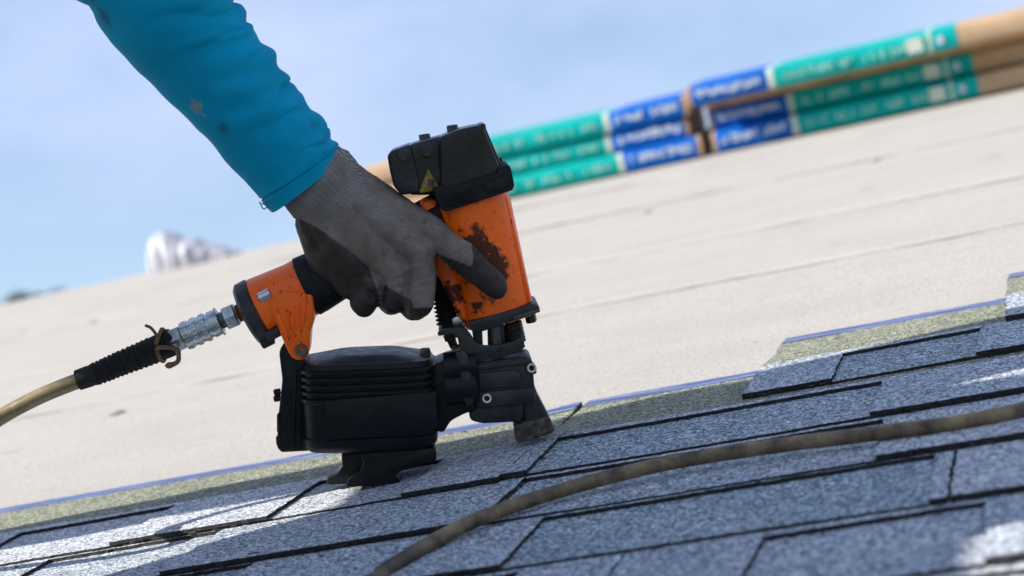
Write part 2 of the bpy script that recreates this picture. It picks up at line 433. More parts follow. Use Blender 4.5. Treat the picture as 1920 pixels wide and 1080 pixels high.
SPOTS = [(_sp(362, 203, -.062), .0085, tan_), (_sp(375, 218, -.062), .006, tan_), (_sp(340, 86, -.085), .0034, tan_), (_sp(364, 110, -.082), .0028, tan_), (_sp(412, 247, -.062), .0036, tan_),
         (_sp(198, 28, -.06), .011, drk), (_sp(420, 240, -.06), .007, drk), (_sp(503, 378, -.03), .008, (0.07, 0.045, 0.03)), (_sp(585, 212, -.03), .004, drk), (_sp(478, 316, -.06), .005, drk)]
def fabric():
    k, nt, bs = mat('teal_shirt_fabric'); co = coords(nt)
    c = ramp(nt, tnoise(nt, co, 14, 5), [(0.3, (0.0, 0.225, 0.37)), (0.7, (0.0, 0.30, 0.50))])
    d = ramp(nt, tnoise(nt, co, 34, 5, 0.6), [(0.68, 0.0), (0.74, 0.85)])
    c = mixc(nt, d, c, (0.012, 0.06, 0.07))
    d2 = ramp(nt, tnoise(nt, coords(nt, (1, 1, 0.55)), 23, 4, 0.55, 0.4), [(0.70, 0.0), (0.725, 0.9)])
    c = mixc(nt, d2, c, (0.33, 0.22, 0.15))
    wob = tnoise(nt, co, 160, 4, 0.6)
    for (p, r, cc) in SPOTS:
        dd = N_(nt, 'ShaderNodeVectorMath'); dd.operation = 'DISTANCE'; nt.links.new(co, dd.inputs[0]); dd.inputs[1].default_value = p
        ad = N_(nt, 'ShaderNodeMath'); ad.operation = 'MULTIPLY_ADD'; nt.links.new(wob, ad.inputs[0]); ad.inputs[1].default_value = r * 1.6; nt.links.new(dd.outputs['Value'], ad.inputs[2])
        c = mixc(nt, ramp(nt, N_div(nt, ad.outputs['Value'], r * 2), [(0.60, 0.7), (0.92, 0.0)]), c, cc)
    setc(nt, bs, c); bs.inputs['Roughness'].default_value = 0.75; bs.inputs['Specular IOR Level'].default_value = 0.25
    bs.inputs['Specular IOR Level'].default_value = 0.10
    h = mixc(nt, 0.5, tnoise(nt, co, 900, 2), tnoise(nt, co, 40, 4)); bump(nt, bs, h, 0.25, 0.0012); return k
M['shirt'] = fabric()
M['denim'] = plain('dark_work_trousers', (0.05, 0.055, 0.07), 0.9, scale=40, bmp=0.4)
M['boot'] = plain('brown_boot_leather', (0.11, 0.06, 0.03), 0.7, scale=40)
M['skin'] = plain('skin', (0.40, 0.22, 0.15), 0.55, var=0.12, scale=40)
M['hair'] = plain('dark_hair', (0.02, 0.015, 0.012), 0.7, scale=200, bmp=0.8)
M['hose'] = plain('yellowed_hose', (0.200, 0.157, 0.072), 0.45, var=0.35, scale=45, bmp=0.2, dust=(0.06, 0.045, 0.03), dust_amt=0.85, spec=0.6)
def hose2_mat():
    k, nt, bs = mat('grimy_hose'); co = coords(nt)
    c = ramp(nt, tnoise(nt, co, 38, 6, 0.65), [(0.34, (0.03, 0.022, 0.014)), (0.44, (0.12, 0.082, 0.045)), (0.58, (0.24, 0.17, 0.09)), (0.72, (0.32, 0.24, 0.14))])
    c = mixc(nt, ramp(nt, tnoise(nt, co, 9, 4), [(0.46, 0.0), (0.64, 0.75)]), c, (0.045, 0.033, 0.022))
    setc(nt, bs, c); bs.inputs['Roughness'].default_value = 0.6; bump(nt, bs, tnoise(nt, co, 200, 4), 0.4, 0.001); return k
M['hose2'] = hose2_mat()
M['kraft'] = plain('kraft_wrap', (0.400, 0.272, 0.168), 0.75, var=0.15, scale=14, bmp=0.2, bdist=0.003)
M['teal'] = plain('teal_print', (0.0, 0.31, 0.295), 0.5, var=0.12, scale=10, bmp=0.3, bdist=0.004, spec=0.12)
M['blue'] = plain('blue_print', (0.003, 0.10, 0.42), 0.5, var=0.15, scale=10, bmp=0.3, bdist=0.004, spec=0.12)
M['print'] = plain('white_print', (0.408, 0.476, 0.578), 0.5, var=0.1, scale=20)
M['print2'] = plain('faded_print', (0.170, 0.451, 0.399), 0.5, var=0.2, scale=20)
M['pale'] = plain('pale_wrap_band', (0.442, 0.493, 0.425), 0.5, var=0.1, scale=20)
M['wood'] = plain('pine_board', (0.50, 0.31, 0.16), 0.7, var=0.25, scale=20)
M['wrap'] = plain('milky_plastic_wrap', (0.416, 0.416, 0.464), 0.4, var=0.18, scale=18, bmp=0.5, bdist=0.006)
M['siding'] = plain('pale_siding', (0.44, 0.44, 0.50), 0.7, var=0.05, scale=3)
M['trim'] = plain('white_trim', (0.66, 0.66, 0.68), 0.6, var=0.04, scale=3)
M['rooft'] = plain('grey_roofing', (0.30, 0.30, 0.32), 0.9, var=0.2, scale=8)
M['stucco'] = plain('house_stucco', (0.55, 0.50, 0.44), 0.9, var=0.08, scale=4)
M['grass'] = plain('dry_lawn', (0.10, 0.12, 0.05), 0.95, var=0.4, scale=0.4)
M['leaf'] = plain('leaf_green', (0.05, 0.10, 0.06), 0.7, var=0.4, scale=4)
M['bark'] = plain('bark', (0.10, 0.07, 0.05), 0.9, var=0.3, scale=20)

# ------------------------------------------------------------------ roof
RIDGE = 5.24; EAVE = -1.2; XL, XR = -4.2, 3.6
ZS = 0.0155                              # lie of the deck below the shingles' worn surface
roof = thing('roof', (0, 0, 0), kind='structure')
bm = NB()
box(bm, ((XL + XR) / 2, (RIDGE + EAVE) / 2, -0.0165), XR - XL, RIDGE - EAVE, 0.025)
obj('deck', bm, M['osb'], roof)
bm = NB()
a2 = -2 * PITCH
c0 = Vector((0, RIDGE, -0.0165)); d2 = Vector((0, math.cos(a2), math.sin(a2)))
L2 = RIDGE - EAVE
box(bm, Vector(((XL + XR) / 2, 0, 0)) + c0 + d2 * L2 / 2, XR - XL, L2, 0.025, rot=Matrix.Rotation(a2, 3, 'X'))
obj('far_slope_deck', bm, M['felt'], roof)
# underlayment laid in overlapping strips, each with its own slack
def strip(y0, y1, zl, seed):
    bm = NB(); nx, ny = 150, 14; V = []
    for j in range(ny + 1):
        row = []
        for i in range(nx + 1):
            x = XL + (XR - XL) * i / nx; y = y0 + (y1 - y0) * j / ny
            e = 0.006 * noise.noise((x * 1.7, seed * 3.0, 0)) if j == 0 else 0
            z = zl * (1 - j / ny) + 0.0018 * (1 + noise.noise((x * 2.3, y * 7 + seed, 0))) + 0.0012 * (1 + noise.noise((x * 9, y * 16, seed)))
            row.append(bm.verts.new((x, y + e, z)))
        V.append(row)
    for j in range(ny):
        for i in range(nx): bm.faces.new((V[j][i], V[j][i + 1], V[j + 1][i + 1], V[j + 1][i]))
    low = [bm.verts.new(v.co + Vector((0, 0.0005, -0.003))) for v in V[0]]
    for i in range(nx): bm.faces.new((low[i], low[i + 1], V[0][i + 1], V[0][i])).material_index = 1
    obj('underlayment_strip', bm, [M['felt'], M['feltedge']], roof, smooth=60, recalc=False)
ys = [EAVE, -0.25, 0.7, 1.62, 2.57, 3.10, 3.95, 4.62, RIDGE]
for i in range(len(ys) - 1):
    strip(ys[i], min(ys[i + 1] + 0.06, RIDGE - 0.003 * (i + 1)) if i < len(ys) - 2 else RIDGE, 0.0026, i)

for (x, y) in ((173, 604), (40, 622), (217, 774), (1212, 398), (1640, 300)):
    bm = NB(); p = at_z(x, y, -0.0105); lathe(bm, p + Vector((0, 0, .0155)), p + Vector((0, 0, 1)), [(0, .013), (.0012, .0128), (.002, .010), (.002, .004), (.0032, .0035)], 14)
    obj('cap_nail', bm, M['capnail'], roof)
# shingles: a full sheet whose lower half is cut into teeth, on a backing strip
def jag(pts, step=0.0055, amp=0.00055, closed=True):
    out = []; n = len(pts)
    for i in range(n if closed else n - 1):
        a, b = Vector(pts[i]), Vector(pts[(i + 1) % n]); L = (b - a).length; k = max(1, int(L / step))
        nrm = Vector((-(b - a).y, (b - a).x)).normalized() if L > 0 else Vector((0, 0))
        for q in range(k):
            p = a.lerp(b, q / k)
            if q: p = p + nrm * random.uniform(-amp, amp) + nrm * 0.0009 * noise.noise((p.x * 25, p.y * 25, 1.3))
            out.append(p)
    return out
def sheet(pts2, zf, th, top_mi, side_mi, bm, split=None, top2=None):
    """flat piece with thickness following the lie zf(x, y)"""
    up = [bm.verts.new((p.x, p.y, zf(p.x, p.y) + th)) for p in pts2]
    dn = [bm.verts.new((p.x, p.y, zf(p.x, p.y))) for p in pts2]
    n = len(up)
    f = bm.faces.new(up); f.material_index = top_mi
    f = bm.faces.new(dn[::-1]); f.material_index = side_mi
    for i in range(n):
        f = bm.faces.new((up[i], dn[i], dn[(i + 1) % n], up[(i + 1) % n])); f.material_index = side_mi
T0, TH = 0.0112, 0.0034
def shingle(x0, x1, butt, H, notches, fine=True, gm='gran', base_gm='gran2', skew=0.0, lift=0.0, film=True):
    """notches: (left, right) cuts in the lower edge, tops at butt + 0.138"""
    sh = thing_part = bpy.data.objects.new('shingle', None); link(sh, roof); sh.location = (x0, butt, 0)
    sh.empty_display_size = 0.02
    nt_ = 0.138
    def zf(x, y):
        v = (y - butt) / H
        return T0 * (1 - v) + 0.0045 + lift * max(0, v - 0.7) / 0.3 * max(0, 1 - abs(x - x1) / 0.05) + (0.0009 * noise.noise((x * 5, butt * 9, 2)) + 0.0009) * (1 - v)
    o = [(x0, butt)]
    for a, b in notches:
        sl = random.uniform(-0.004, 0.006)
        if a > x0 + 0.01: o += [(a + sl, butt), (a, butt + nt_ * 0.97)]
        else: o = [(x0, butt + nt_)]
        if b < x1 - 0.01: o += [(b, butt + nt_), (b + random.uniform(-0.004, 0.004), butt)]
        else: o += [(x1, butt + nt_)]
    if not (notches and notches[-1][1] >= x1 - 0.01): o.append((x1, butt))
    HL = 0.152; 
    low = o + [(x1, butt + HL), (x0, butt + HL)]
    st, am = (0.0045, 0.0011) if fine else (0.05, 0.0004)
    bmt = NB(); sheet(jag(low, st, am), lambda x, y: zf(x, y) + TH, TH, 0, 1, bmt)
    obj('tooth_layer', bmt, [M[gm], M['asphalt']], sh, smooth=None)
    up = [(x0, butt + HL), (x1, butt + HL), (x1 + skew, butt + H), (x0 + skew, butt + H + 0.0)]
    bmt = NB(); hz = lambda x, y: zf(x, y) + TH * max(0.0, 1 - (y - butt - HL) / 0.05)
    sheet(jag(up, st, am), hz, TH, 0, 1, bmt)
    for f_ in [f for f in bmt.faces if len(f.verts) > 4][:1]:
        bmesh.ops.triangulate(bmt, faces=[f_])
    obj('headlap', bmt, [M['headlap'], M['asphalt']], sh, smooth=None)
    bb = [(x0, butt + random.uniform(0.0, 0.002)), (x1, butt + 0.001), (x1, butt + 0.147), (x0, butt + 0.147)]
    bmt = NB(); sheet(jag(bb, st, am), zf, TH - 0.0002, 0, 1, bmt)
    obj('backing', bmt, [M[base_gm], M['asphalt']], sh, smooth=None)
    if film:
        fw = 0.028
        ff = [(x0 + skew + 0.001, butt + H - fw), (x1 + skew - 0.001, butt + H - fw), (x1 + skew - 0.001, butt + H + 0.003), (x0 + skew + 0.001, butt + H + 0.003)]
        bmt = NB(); sheet(jag(ff, st, am), lambda x, y: zf(x, min(y, butt + H)) + TH + 0.0003, 0.0006, 0, 0, bmt)
        obj('release_film', bmt, [M['film']], sh, smooth=None)
    return sh
HB = 0.30
# unfinished top courses
shingle(-0.072, 0.93, 1.826, 0.325, [(0.05, 0.2), (0.42, 0.60)])
shingle(-0.319, 0.68, 1.680, 0.322, [(-0.234, -0.097), (0.10, 0.25)], gm='gran', lift=0.0)
shingle(-0.5165, 0.484, 1.513, 0.335, [(-0.497, -0.182), (0.05, 0.2)], gm='gran')
shingle(-1.52, -0.518, 1.505, 0.328, [(-1.38, -1.25), (-1.096, -0.912), (-0.748, -0.615)], gm='gran3', base_gm='gran3', lift=0.004)
shingle(-2.53, -1.522, 1.505, 0.328, [(-2.3, -2.1), (-1.9, -1.75)], fine=False)
shingle(-3.54, -2.532, 1.505, 0.328, [(-3.3, -3.1), (-2.9, -2.75)], fine=False)
# finished courses, down to the eave
lay = {0: [(-0.98, -0.795), (-0.50, -0.172)], 1: [(-0.86, -0.70), (-0.438, -0.124)], 2: [(-0.60, -0.42), (-0.238, -0.085)]}
joints = {0: [-2.5, -1.49, -0.50, 0.52], 1: [-2.9, -1.86, -0.86, 0.15, 1.15], 2: [-2.3, -1.29, -0.30, 0.70]}
butts = [1.367, 1.228, 1.082, 0.936, 0.79]
k = 0
yb = 1.367
while yb > EAVE - 0.02:
    near = k < 5
    if k == 0: js = [-3.52, -2.51, -1.50, -0.492, 0.518, 1.53]
    elif k == 1: js = [-3.14, -2.13, -1.12, -0.108, 0.90, 1.91]
    elif k == 2: js = [-3.37, -2.36, -1.35, -0.34, 0.67, 1.68]
    else: o_ = random.uniform(-0.5, 0.5); js = [-3.4 + o_ + 1.01 * q for q in range(6)]
    for q in range(len(js) - 1):
        a, b = js[q], js[q + 1] - 0.0025
        if k in lay: nn = [n_ for n_ in lay[k] if n_[0] > a - 0.03 and n_[1] < b + 0.03]
        else: nn = []
        if not nn:
            x = a + random.uniform(0.08, 0.2)
            while x < b - 0.25:
                w = random.uniform(0.12, 0.26); nn.append((x, x + w)); x += w + random.uniform(0.12, 0.3)
        gm = random.choice(['gran', 'gran', 'gran2', 'gran3'])
        shingle(a, b, yb, HB, nn, fine=near and -1.6 < a < 0.6, gm=gm, base_gm=random.choice(['gran', 'gran2']), film=False)
    k += 1
    yb = butts[k] if k < len(butts) else yb - 0.145

roof.location.z = -ZS
# house under the roof, ground, far house and trees
def wpt(x, y, z): return R4.inverted() @ Vector((x, y, z))
bm = NB()
e1 = R4 @ Vector((0, EAVE + 0.4, 0)); e2 = R4 @ Vector((0, RIDGE, 0))
span = (e2.y - e1.y)
pts = [(e1.y, 0), (e1.y + 2 * span, 0), (e1.y + 2 * span, e1.z - 0.15), (e2.y, e2.z - 0.14), (e1.y, e1.z - 0.15)]
A = [bm.verts.new(wpt(XL + 0.4, y, z)) for y, z in pts]; B = [bm.verts.new(wpt(XR - 0.4, y, z)) for y, z in pts]
bm.faces.new(A); bm.faces.new(B[::-1])
for i in range(5): bm.faces.new((A[i], B[i], B[(i + 1) % 5], A[(i + 1) % 5]))
tag(obj('house_wall', bm, M['stucco'], None, smooth=None), kind='structure')
bm = NB()
gv = [bm.verts.new(wpt(x, y, 0)) for x, y in ((-900, -900), (900, -900), (900, 1800), (-900, 1800))]
bm.faces.new(gv)
tag(obj('ground', bm, M['grass'], None, smooth=None), kind='structure')

def px_of(p):                                   # where a roof-axes point lies in the traced picture
    d = Vector(p) - Vector((0, 0, CAMH))
    c = AX * d.x + AY * d.y + AN * d.z
    return c.x / c.z * FPX + 960, c.y / c.z * FPX + 540

def wrap_lump():
    # loose wrapping film heaped on the ridge: a drawn-up fold at its left, trailing off to the right
    Y = RIDGE - 0.02; prof = [(278, 506, .002), (283, 470, .05), (290, 444, .07), (304, 436, .075), (325, 440, .075), (345, 447, .07), (358, 449, .075), (370, 450, .07), (390, 458, .06), (415, 464, .05), (440, 470, .03), (452, 474, .01)]
    tops = spline([at_y(x, y, Y) for x, y, d in prof], 5); ds = np.interp(np.linspace(0, len(prof) - 1, len(tops)), range(len(prof)), [p[2] for p in prof])
    bm = NB(); rings = []
    for i, (p, d) in enumerate(zip(tops, ds)):
        h_ = max(p.z + ZS, .004); ring = []
        for q in range(17):
            an = PI * q / 16; cc, ss = -math.cos(an), math.sin(an)
            n_ = 1 + .22 * noise.noise((p.x * 38, an * .8, 2)) + .12 * noise.noise((p.x * 80, an * 2, 7))
            ring.append(bm.verts.new((p.x + .006 * noise.noise((p.x * 20, an, 5)), Y + cc * d * n_, -ZS + .003 + h_ * ss ** .6 * (1 + .03 * noise.noise((p.x * 50, an * 3, 1))))))
        rings.append(ring)
    for i in range(len(rings) - 1):
        for q in range(16): bm.faces.new((rings[i][q], rings[i][q + 1], rings[i + 1][q + 1], rings[i + 1][q]))
    bm.faces.new(rings[0]); bm.faces.new(rings[-1][::-1])
    tag(obj('plastic_wrap', bm, M['wrap'], None, 80), 'crumpled pale plastic wrap lying on the left of the ridge', 'plastic wrap')
wrap_lump()
def far_tree(px, py, Y, rad, label):
    top = R4 @ at_y(px, py, Y)
    base = Vector((top.x, top.y, 0)); t = thing('tree', wpt(*base), label, 'tree', 'treetops beyond the ridge')
    bm = NB()
    pts = [base, base + Vector((0.1, 0, top.z * 0.5)), Vector((top.x, top.y, top.z - rad * 0.6))]
    sweep(bm, [wpt(*p) for p in spline(pts, 4)], [0.22 - 0.02 * i for i in range(9)], 8)
    for q in range(5):
        a = q * 1.3; s = Vector((top.x, top.y, top.z - rad * 1.4))
        rod(bm, wpt(*s), wpt(*(s + Vector((math.cos(a) * rad * .7, math.sin(a) * rad * .7, rad * .7)))), 0.07, 6, 0.02)
    obj('trunk', bm, M['bark'], t)
    bm = NB(); c = Vector((top.x, top.y, top.z - rad))
    rnd = random.Random(int(px))
    clumps = [c + Vector((rnd.gauss(0, .5), rnd.gauss(0, .5), rnd.uniform(-1, .75))) * rad for _ in range(22)]
    for i in range(2600):
        q = rnd.choice(clumps) + Vector((rnd.gauss(0, 1), rnd.gauss(0, 1), rnd.gauss(0, .8))) * rad * 0.17
        if q.z > top.z: q.z = top.z - rnd.random() * .2
        r = Matrix.Rotation(rnd.uniform(0, 6.3), 3, 'Z') @ Matrix.Rotation(rnd.uniform(-1.2, 1.2), 3, 'X'); s = rnd.uniform(.03, .07)
        vs = [bm.verts.new(wpt(*(q + r @ Vector(v) * s))) for v in ((-1, 0, 0), (0, -.5, .1), (1, 0, 0), (0, .5, .1))]
        bm.faces.new(vs)
    obj('crown', bm, M['leaf'], t, smooth=None, recalc=False)
far_tree(40, 553, 24, 0.42, 'small leafy treetop peeping over the ridge at the far left')
far_tree(66, 546, 26, 0.46, 'rounded treetop just right of another above the left ridge')

# ------------------------------------------------------------------ shingle bundles
def bundle(cx, y0, z0, flip, label, group, L=0.985, Wd=0.30, H=0.060, rz=0.0, seed=0):
    """wrapped bundle: kraft ends, teal and blue printed sleeves with pale bands; front face towards -y"""
    rnd = random.Random(seed)
    t = thing('shingle_bundle', (cx, y0 + Wd / 2, z0), label, 'bundle', group)
    def seg(nm, a, b, grow, mt, par):
        bm = NB(); s = 1 if not flip else -1
        xa, xb = sorted((s * a, s * b)); n = 14
        hw, hh = Wd / 2 + grow, (H - 0.0015) / 2 + grow * 0.2; rings = []
        for i in range(n + 1):
            x = xa + (xb - xa) * i / n
            sag = 0.0022 * noise.noise((x * 6 + seed, seed * 2.1, 0.3)); bul = 0.003 * noise.noise((x * 9, seed * 1.3, 4))
            ring = []
            for q in range(28):
                an = 2 * PI * q / 28; ca, sa = math.cos(an), math.sin(an)
                e = 0.16
                ring.append(bm.verts.new((cx + x, y0 + Wd / 2 + math.copysign(abs(ca) ** e, ca) * (hw + bul), z0 + H / 2 + math.copysign(abs(sa) ** e, sa) * hh + sag * (sa > 0))))
            rings.append(ring)
        for i in range(n):
            for q in range(28): bm.faces.new((rings[i][q], rings[i][(q + 1) % 28], rings[i + 1][(q + 1) % 28], rings[i + 1][q]))
        bm.faces.new(rings[0][::-1]); bm.faces.new(rings[-1])
        return obj(nm, bm, mt, par, smooth=50)
    h = L / 2
    seg('wrapper', -h, h, 0.0, M['kraft'], t)
    if L < 0.5: t.rotation_euler.z = rz; return t
    bl = seg('blue_label', -h + 0.012, -h + 0.226, 0.0015, M['blue'], t)
    seg('pale_band', -h + 0.2265, -h + 0.243, 0.0018, M['pale'], t)
    tl = seg('teal_label', -h + 0.2435, -h + 0.735, 0.0015, M['teal'], t)
    seg('end_band', -h + 0.660, -h + 0.668, 0.0024, M['pale'], t)
    # printed marks on the front face: rows of short strokes of uneven height
    def strokes(a, b, zc, hh, par, dens, slant=0.25):
        bm = NB(); x = a
        while x < b:
            w = rnd.uniform(0.004, 0.010); hgt = hh * rnd.uniform(0.5, 1.0)
            if rnd.random() < dens:
                sx = 1 if not flip else -1
                box(bm, (cx + sx * x, y0 - 0.0042, zc + rnd.uniform(-.15, .15) * hh), w, 0.0012, hgt, rot=Matrix.Rotation(slant * rnd.uniform(-1.2, 1.8), 3, 'Y'))
                if rnd.random() < .6: box(bm, (cx + sx * (x + w * .5), y0 - 0.0042, zc + rnd.choice((-.35, 0, .4)) * hgt), w * 1.6, 0.0014, 0.004)
            x += w + rnd.uniform(0.003, 0.006)
        if bm.faces: tag(obj('lettering', bm, M['print'] if par is bl else M['print2'], par, smooth=None), kind='stuff')
        else: bm.free()
    strokes(-h + 0.03, -h + 0.21, z0 + H * .56, H * .42, bl, 0.92)
    x = -h + 0.27
    for wlen in (0.05, 0.06, 0.045, 0.05, 0.05):
        strokes(x, x + wlen, z0 + H * .5, H * .38, tl, 0.8); x += wlen + 0.022
    bm = NB(); sx = 1 if not flip else -1
    box(bm, (cx + sx * (-h + 0.625), y0 - 0.0042, z0 + H * .52), 0.042, 0.0016, H * .62, 0.0005)
    obj('white_patch', bm, M['pale'], tl, smooth=None)
    bm = NB(); box(bm, (cx + sx * (-h + 0.692), y0 - 0.0042, z0 + H * .52), 0.016, 0.0016, H * .35, 0.0005)
    obj('printed_mark', bm, M['print'], tl, smooth=None)
    if rz: t.rotation_euler.z = rz
    return t
YB = 5.03
xl = at_y(1309, 280, YB).x; xr = at_y(1334, 275, YB).x
hB = 0.060; LB = 0.985
grp = 'shingle bundles stacked along the ridge'
for i, (dx, dyb, lb) in enumerate([(0.010, 0.0, 'bottom of three wrapped shingle bundles behind the nail gun'),
                                  (-0.018, 0.02, 'middle of three wrapped shingle bundles behind the nail gun'),
                                  (-0.006, 0.01, 'top of three wrapped shingle bundles behind the nail gun')]):
    bundle(xl + dx - LB / 2, YB + dyb, 0.007 - ZS + hB * i, True, lb, grp, H=hB, seed=i + 1, rz=random.uniform(-.006, .006))
for i, (dx, dyb, z, lb) in enumerate([(0.004, 0.0, 0.007 - ZS, 'lowest wrapped shingle bundle of the right stack on the ridge'),
                                     (0.0, 0.045, 0.007 - ZS + hB, 'shaded middle shingle bundle of the right stack on the ridge'),
                                     (-0.022, -0.085, 0.007 - ZS + 2 * hB + 0.024, 'topmost overhanging shingle bundle of the right stack on the ridge')]):
    bundle(xr + dx + LB / 2, YB + dyb, z, False, lb, grp, H=hB, seed=i + 7, rz=random.uniform(-.006, .006))
bm = NB(); box(bm, (xr + LB / 2 - 0.01, YB + 0.20, 0.007 - ZS + 2 * hB + 0.0115), 0.97, 0.28, 0.0228, 0.002)
tag(obj('spacer_board', bm, M['wood'], None), 'brown spacer board under the topmost bundle of the right stack', 'board')
# unseen stack added beside the worker to shade the lower courses
for i in range(11):
    bundle(-1.105 + random.uniform(-.008, .008), 0.687 - 0.155, 0.008 + hB * i, bool(i % 2),
           'unseen wrapped shingle bundle in the stack added for foreground shade', 'unseen shingle bundles added for shade', H=hB, Wd=0.31, seed=20 + i, rz=PI / 2 + random.uniform(-.015, .015))
bundle(-1.105, 1.03 - 0.155, 0.008 + hB * 11, True, 'unseen short shingle bundle added on top to lengthen the shade', 'unseen shingle bundles added for shade', L=0.40, H=hB, Wd=0.31, seed=40, rz=PI / 2)  # short bundle added to extend the stack's shade to the right

# ------------------------------------------------------------------ nail gun
gun = thing('nail_gun', at_z(1005, 820, 0.012), 'orange and black pneumatic coil roofing nailer pressed on the shingles', 'nail gun')
def lp(x, y, dy=0.0): return g(x, y, dy) - gun.location
M['orange'] = orange_mat('orange_paint', [(lp(905, 500, -.035), 0.045, 0.30), (lp(892, 445, -.035), 0.030, 0.26), (lp(845, 555, -.02), 0.030, 0.20), (lp(925, 495, -.037), 0.030, 0.30), (lp(908, 470, -.037), 0.022, 0.28), (lp(900, 566, -.03), 0.022, 0.20)])
M['orange2'] = orange_mat('orange_paint_worn_end', [(lp(525, 500, -.025), 0.020, 0.22), (lp(548, 512, -.028), 0.012, 0.26), (lp(556, 490, -.02), 0.016, 0.24), (lp(553, 602, -.02), 0.008, 0.15), (lp(480, 560, -.02), 0.01, 0.12)])
def part(nm, bm, mt, par=None, smooth=35): return obj(nm, bm, mt, par or gun, smooth)

# driver cylinder: slightly squared barrel tapering down
bm = NB(); a, b = g(882, 372), g(938, 600); n = 14; rings = []
ax = (b - a).normalized(); u = DN; v = ax.cross(u).normalized()
for i in range(n + 1):
    t = i / n; c = a.lerp(b, t); r = 0.0375 - 0.0035 * t
    if i == 0: r -= 0.001
    ring = []
    for q in range(48):
        an = 2 * PI * q / 48; ca, sa = math.cos(an), math.sin(an); e = 0.86
        ring.append(bm.verts.new(c + u * math.copysign(abs(ca) ** e, ca) * r + v * math.copysign(abs(sa) ** e, sa) * r))
    rings.append(ring)
for i in range(n):
    for q in range(48): bm.faces.new((rings[i][q], rings[i][(q + 1) % 48], rings[i + 1][(q + 1) % 48], rings[i + 1][q]))
bm.faces.new(rings[0][::-1]); bm.faces.new(rings[-1])
cyl = part('cylinder', bm, M['orange'])
bm = NB(); gp(bm, [(786, 376), (818, 372), (850, 480), (880, 606), (862, 600), (842, 560), (815, 505), (800, 440)], -0.021, 0.021, 0.006, 3)
part('cylinder_web', bm, M['orange'])
bm = NB()
for (x0_, y0_, x1_, y1_) in ((822, 410, 832, 450), (836, 520, 852, 560)):
    pass
gp(bm, [(940, 372), (952, 368), (998, 566), (988, 572)], -0.022, -0.010, 0.003, 2)
part('casting_ridge', bm, M['orange'])

# top cap
bm = NB(); gp(bm, [(823, 258), (858, 243), (896, 235), (908, 240), (944, 330), (940, 340), (838, 366), (826, 350)], -0.040, 0.040, 0.006, 4)
cap = part('top_cap', bm, M['capblack'])
bm = NB(); gp(bm, [(766, 272), (800, 262), (832, 254), (846, 352), (836, 366), (768, 366), (756, 350)], -0.033, 0.033, 0.004, 3)
part('cap_recess', bm, M['capblack'], cap)
bm = NB(); gp(bm, [(726, 292), (733, 283), (770, 270), (784, 330), (788, 362), (752, 366), (738, 350), (730, 318)], -0.036, 0.036, 0.010, 4)
part('exhaust_housing', bm, M['capblack'], cap)
bm = NB(); gp(bm, [(893, 236), (906, 231), (911, 233), (911, 240), (948, 326), (940, 330), (905, 243)], -0.036, 0.036, 0.0015)
part('cap_rim', bm, M['capblack'], cap)
bm = NB(); gp(bm, [(936, 312), (936, 297), (941, 295), (946, 318), (942, 330)], -0.02, 0.02, 0.0015)
part('cap_lug', bm, M['black'], cap)
for (x, y) in ((795, 256), (847, 239)):
    bm = NB(); lathe(bm, g(x + 3, y + 14, 0), g(x, y - 8, 0), [(0, .0055), (.009, .0055), (.0096, .0047)], 6); part('cap_screw', bm, M['darksteel'], cap)
for (x, y) in ((800, 283), (757, 291)):
    bm = NB(); lathe(bm, g(x, y, -0.030), g(x, y, -0.040), [(0, .006), (.0085, .006), (.0095, .0048)], 14); part('cap_screw', bm, M['black2'], cap)
bm = NB(); gp(bm, [(803, 316), (822, 348), (819, 357), (788, 362), (786, 358)], -0.0345, -0.0330, 0.0004, 1)
lab = part('warning_label', bm, M['yellow'], cap)
bm = NB(); gp(bm, [(803, 336), (814, 337), (814, 350), (801, 352)], -0.0351, -0.0343, 0.0002, 1)
part('warning_pictogram', bm, M['rust'], lab)
# bumper collar
bm = NB(); gp(bm, [(809, 353), (832, 347), (838, 352), (930, 325), (938, 312), (953, 309), (958, 314), (965, 348), (961, 357), (838, 397), (827, 394)], -0.0445, 0.0445, 0.004, 3)
col_ = part('bumper_collar', bm, M['rubber'])
bm = NB(); gp(bm, [(833, 366), (884, 350), (890, 354), (892, 366), (886, 374), (840, 388), (834, 383)], -0.0462, -0.0440, 0.001)
pad = part('ribbed_pad', bm, M['rubber'], col_)
bm = NB()
for k in range(5):
    f = k / 4; gp(bm, [(838, 367.5 + f * 16), (886, 352.5 + f * 16), (886.6, 354.5 + f * 16), (838.6, 369.5 + f * 16)], -0.0473, -0.0458, 0.0003, 1)
tag(part('pad_rib', bm, M['rubber'], col_), kind='stuff')
bm = NB(); gp(bm, [(908, 345), (912, 340), (948, 329), (953, 333), (955, 346), (950, 352), (916, 362), (911, 359)], -0.0466, -0.0440, 0.001)
part('smooth_pad', bm, M['rubber'], col_)
# bottom plate and bolts
bm = NB(); gp(bm, [(878, 604), (1000, 569), (1011, 573), (1013, 584), (905, 622), (884, 622)], -0.036, 0.036, 0.0018)
bp = part('bottom_plate', bm, M['black2'])
bm = NB(); gp(bm, [(962, 594), (1012, 578), (1013, 585), (964, 602)], -0.0375, 0.030, 0.0008)
part('plate_edge', bm, M['darksteel'], bp)
bm = NB(); lathe(bm, g(993, 585, -.012), g(997, 605, -.012), [(0, .0055), (.009, .0055), (.0105, .0045)], 6); part('plate_bolt', bm, M['black2'], bp)
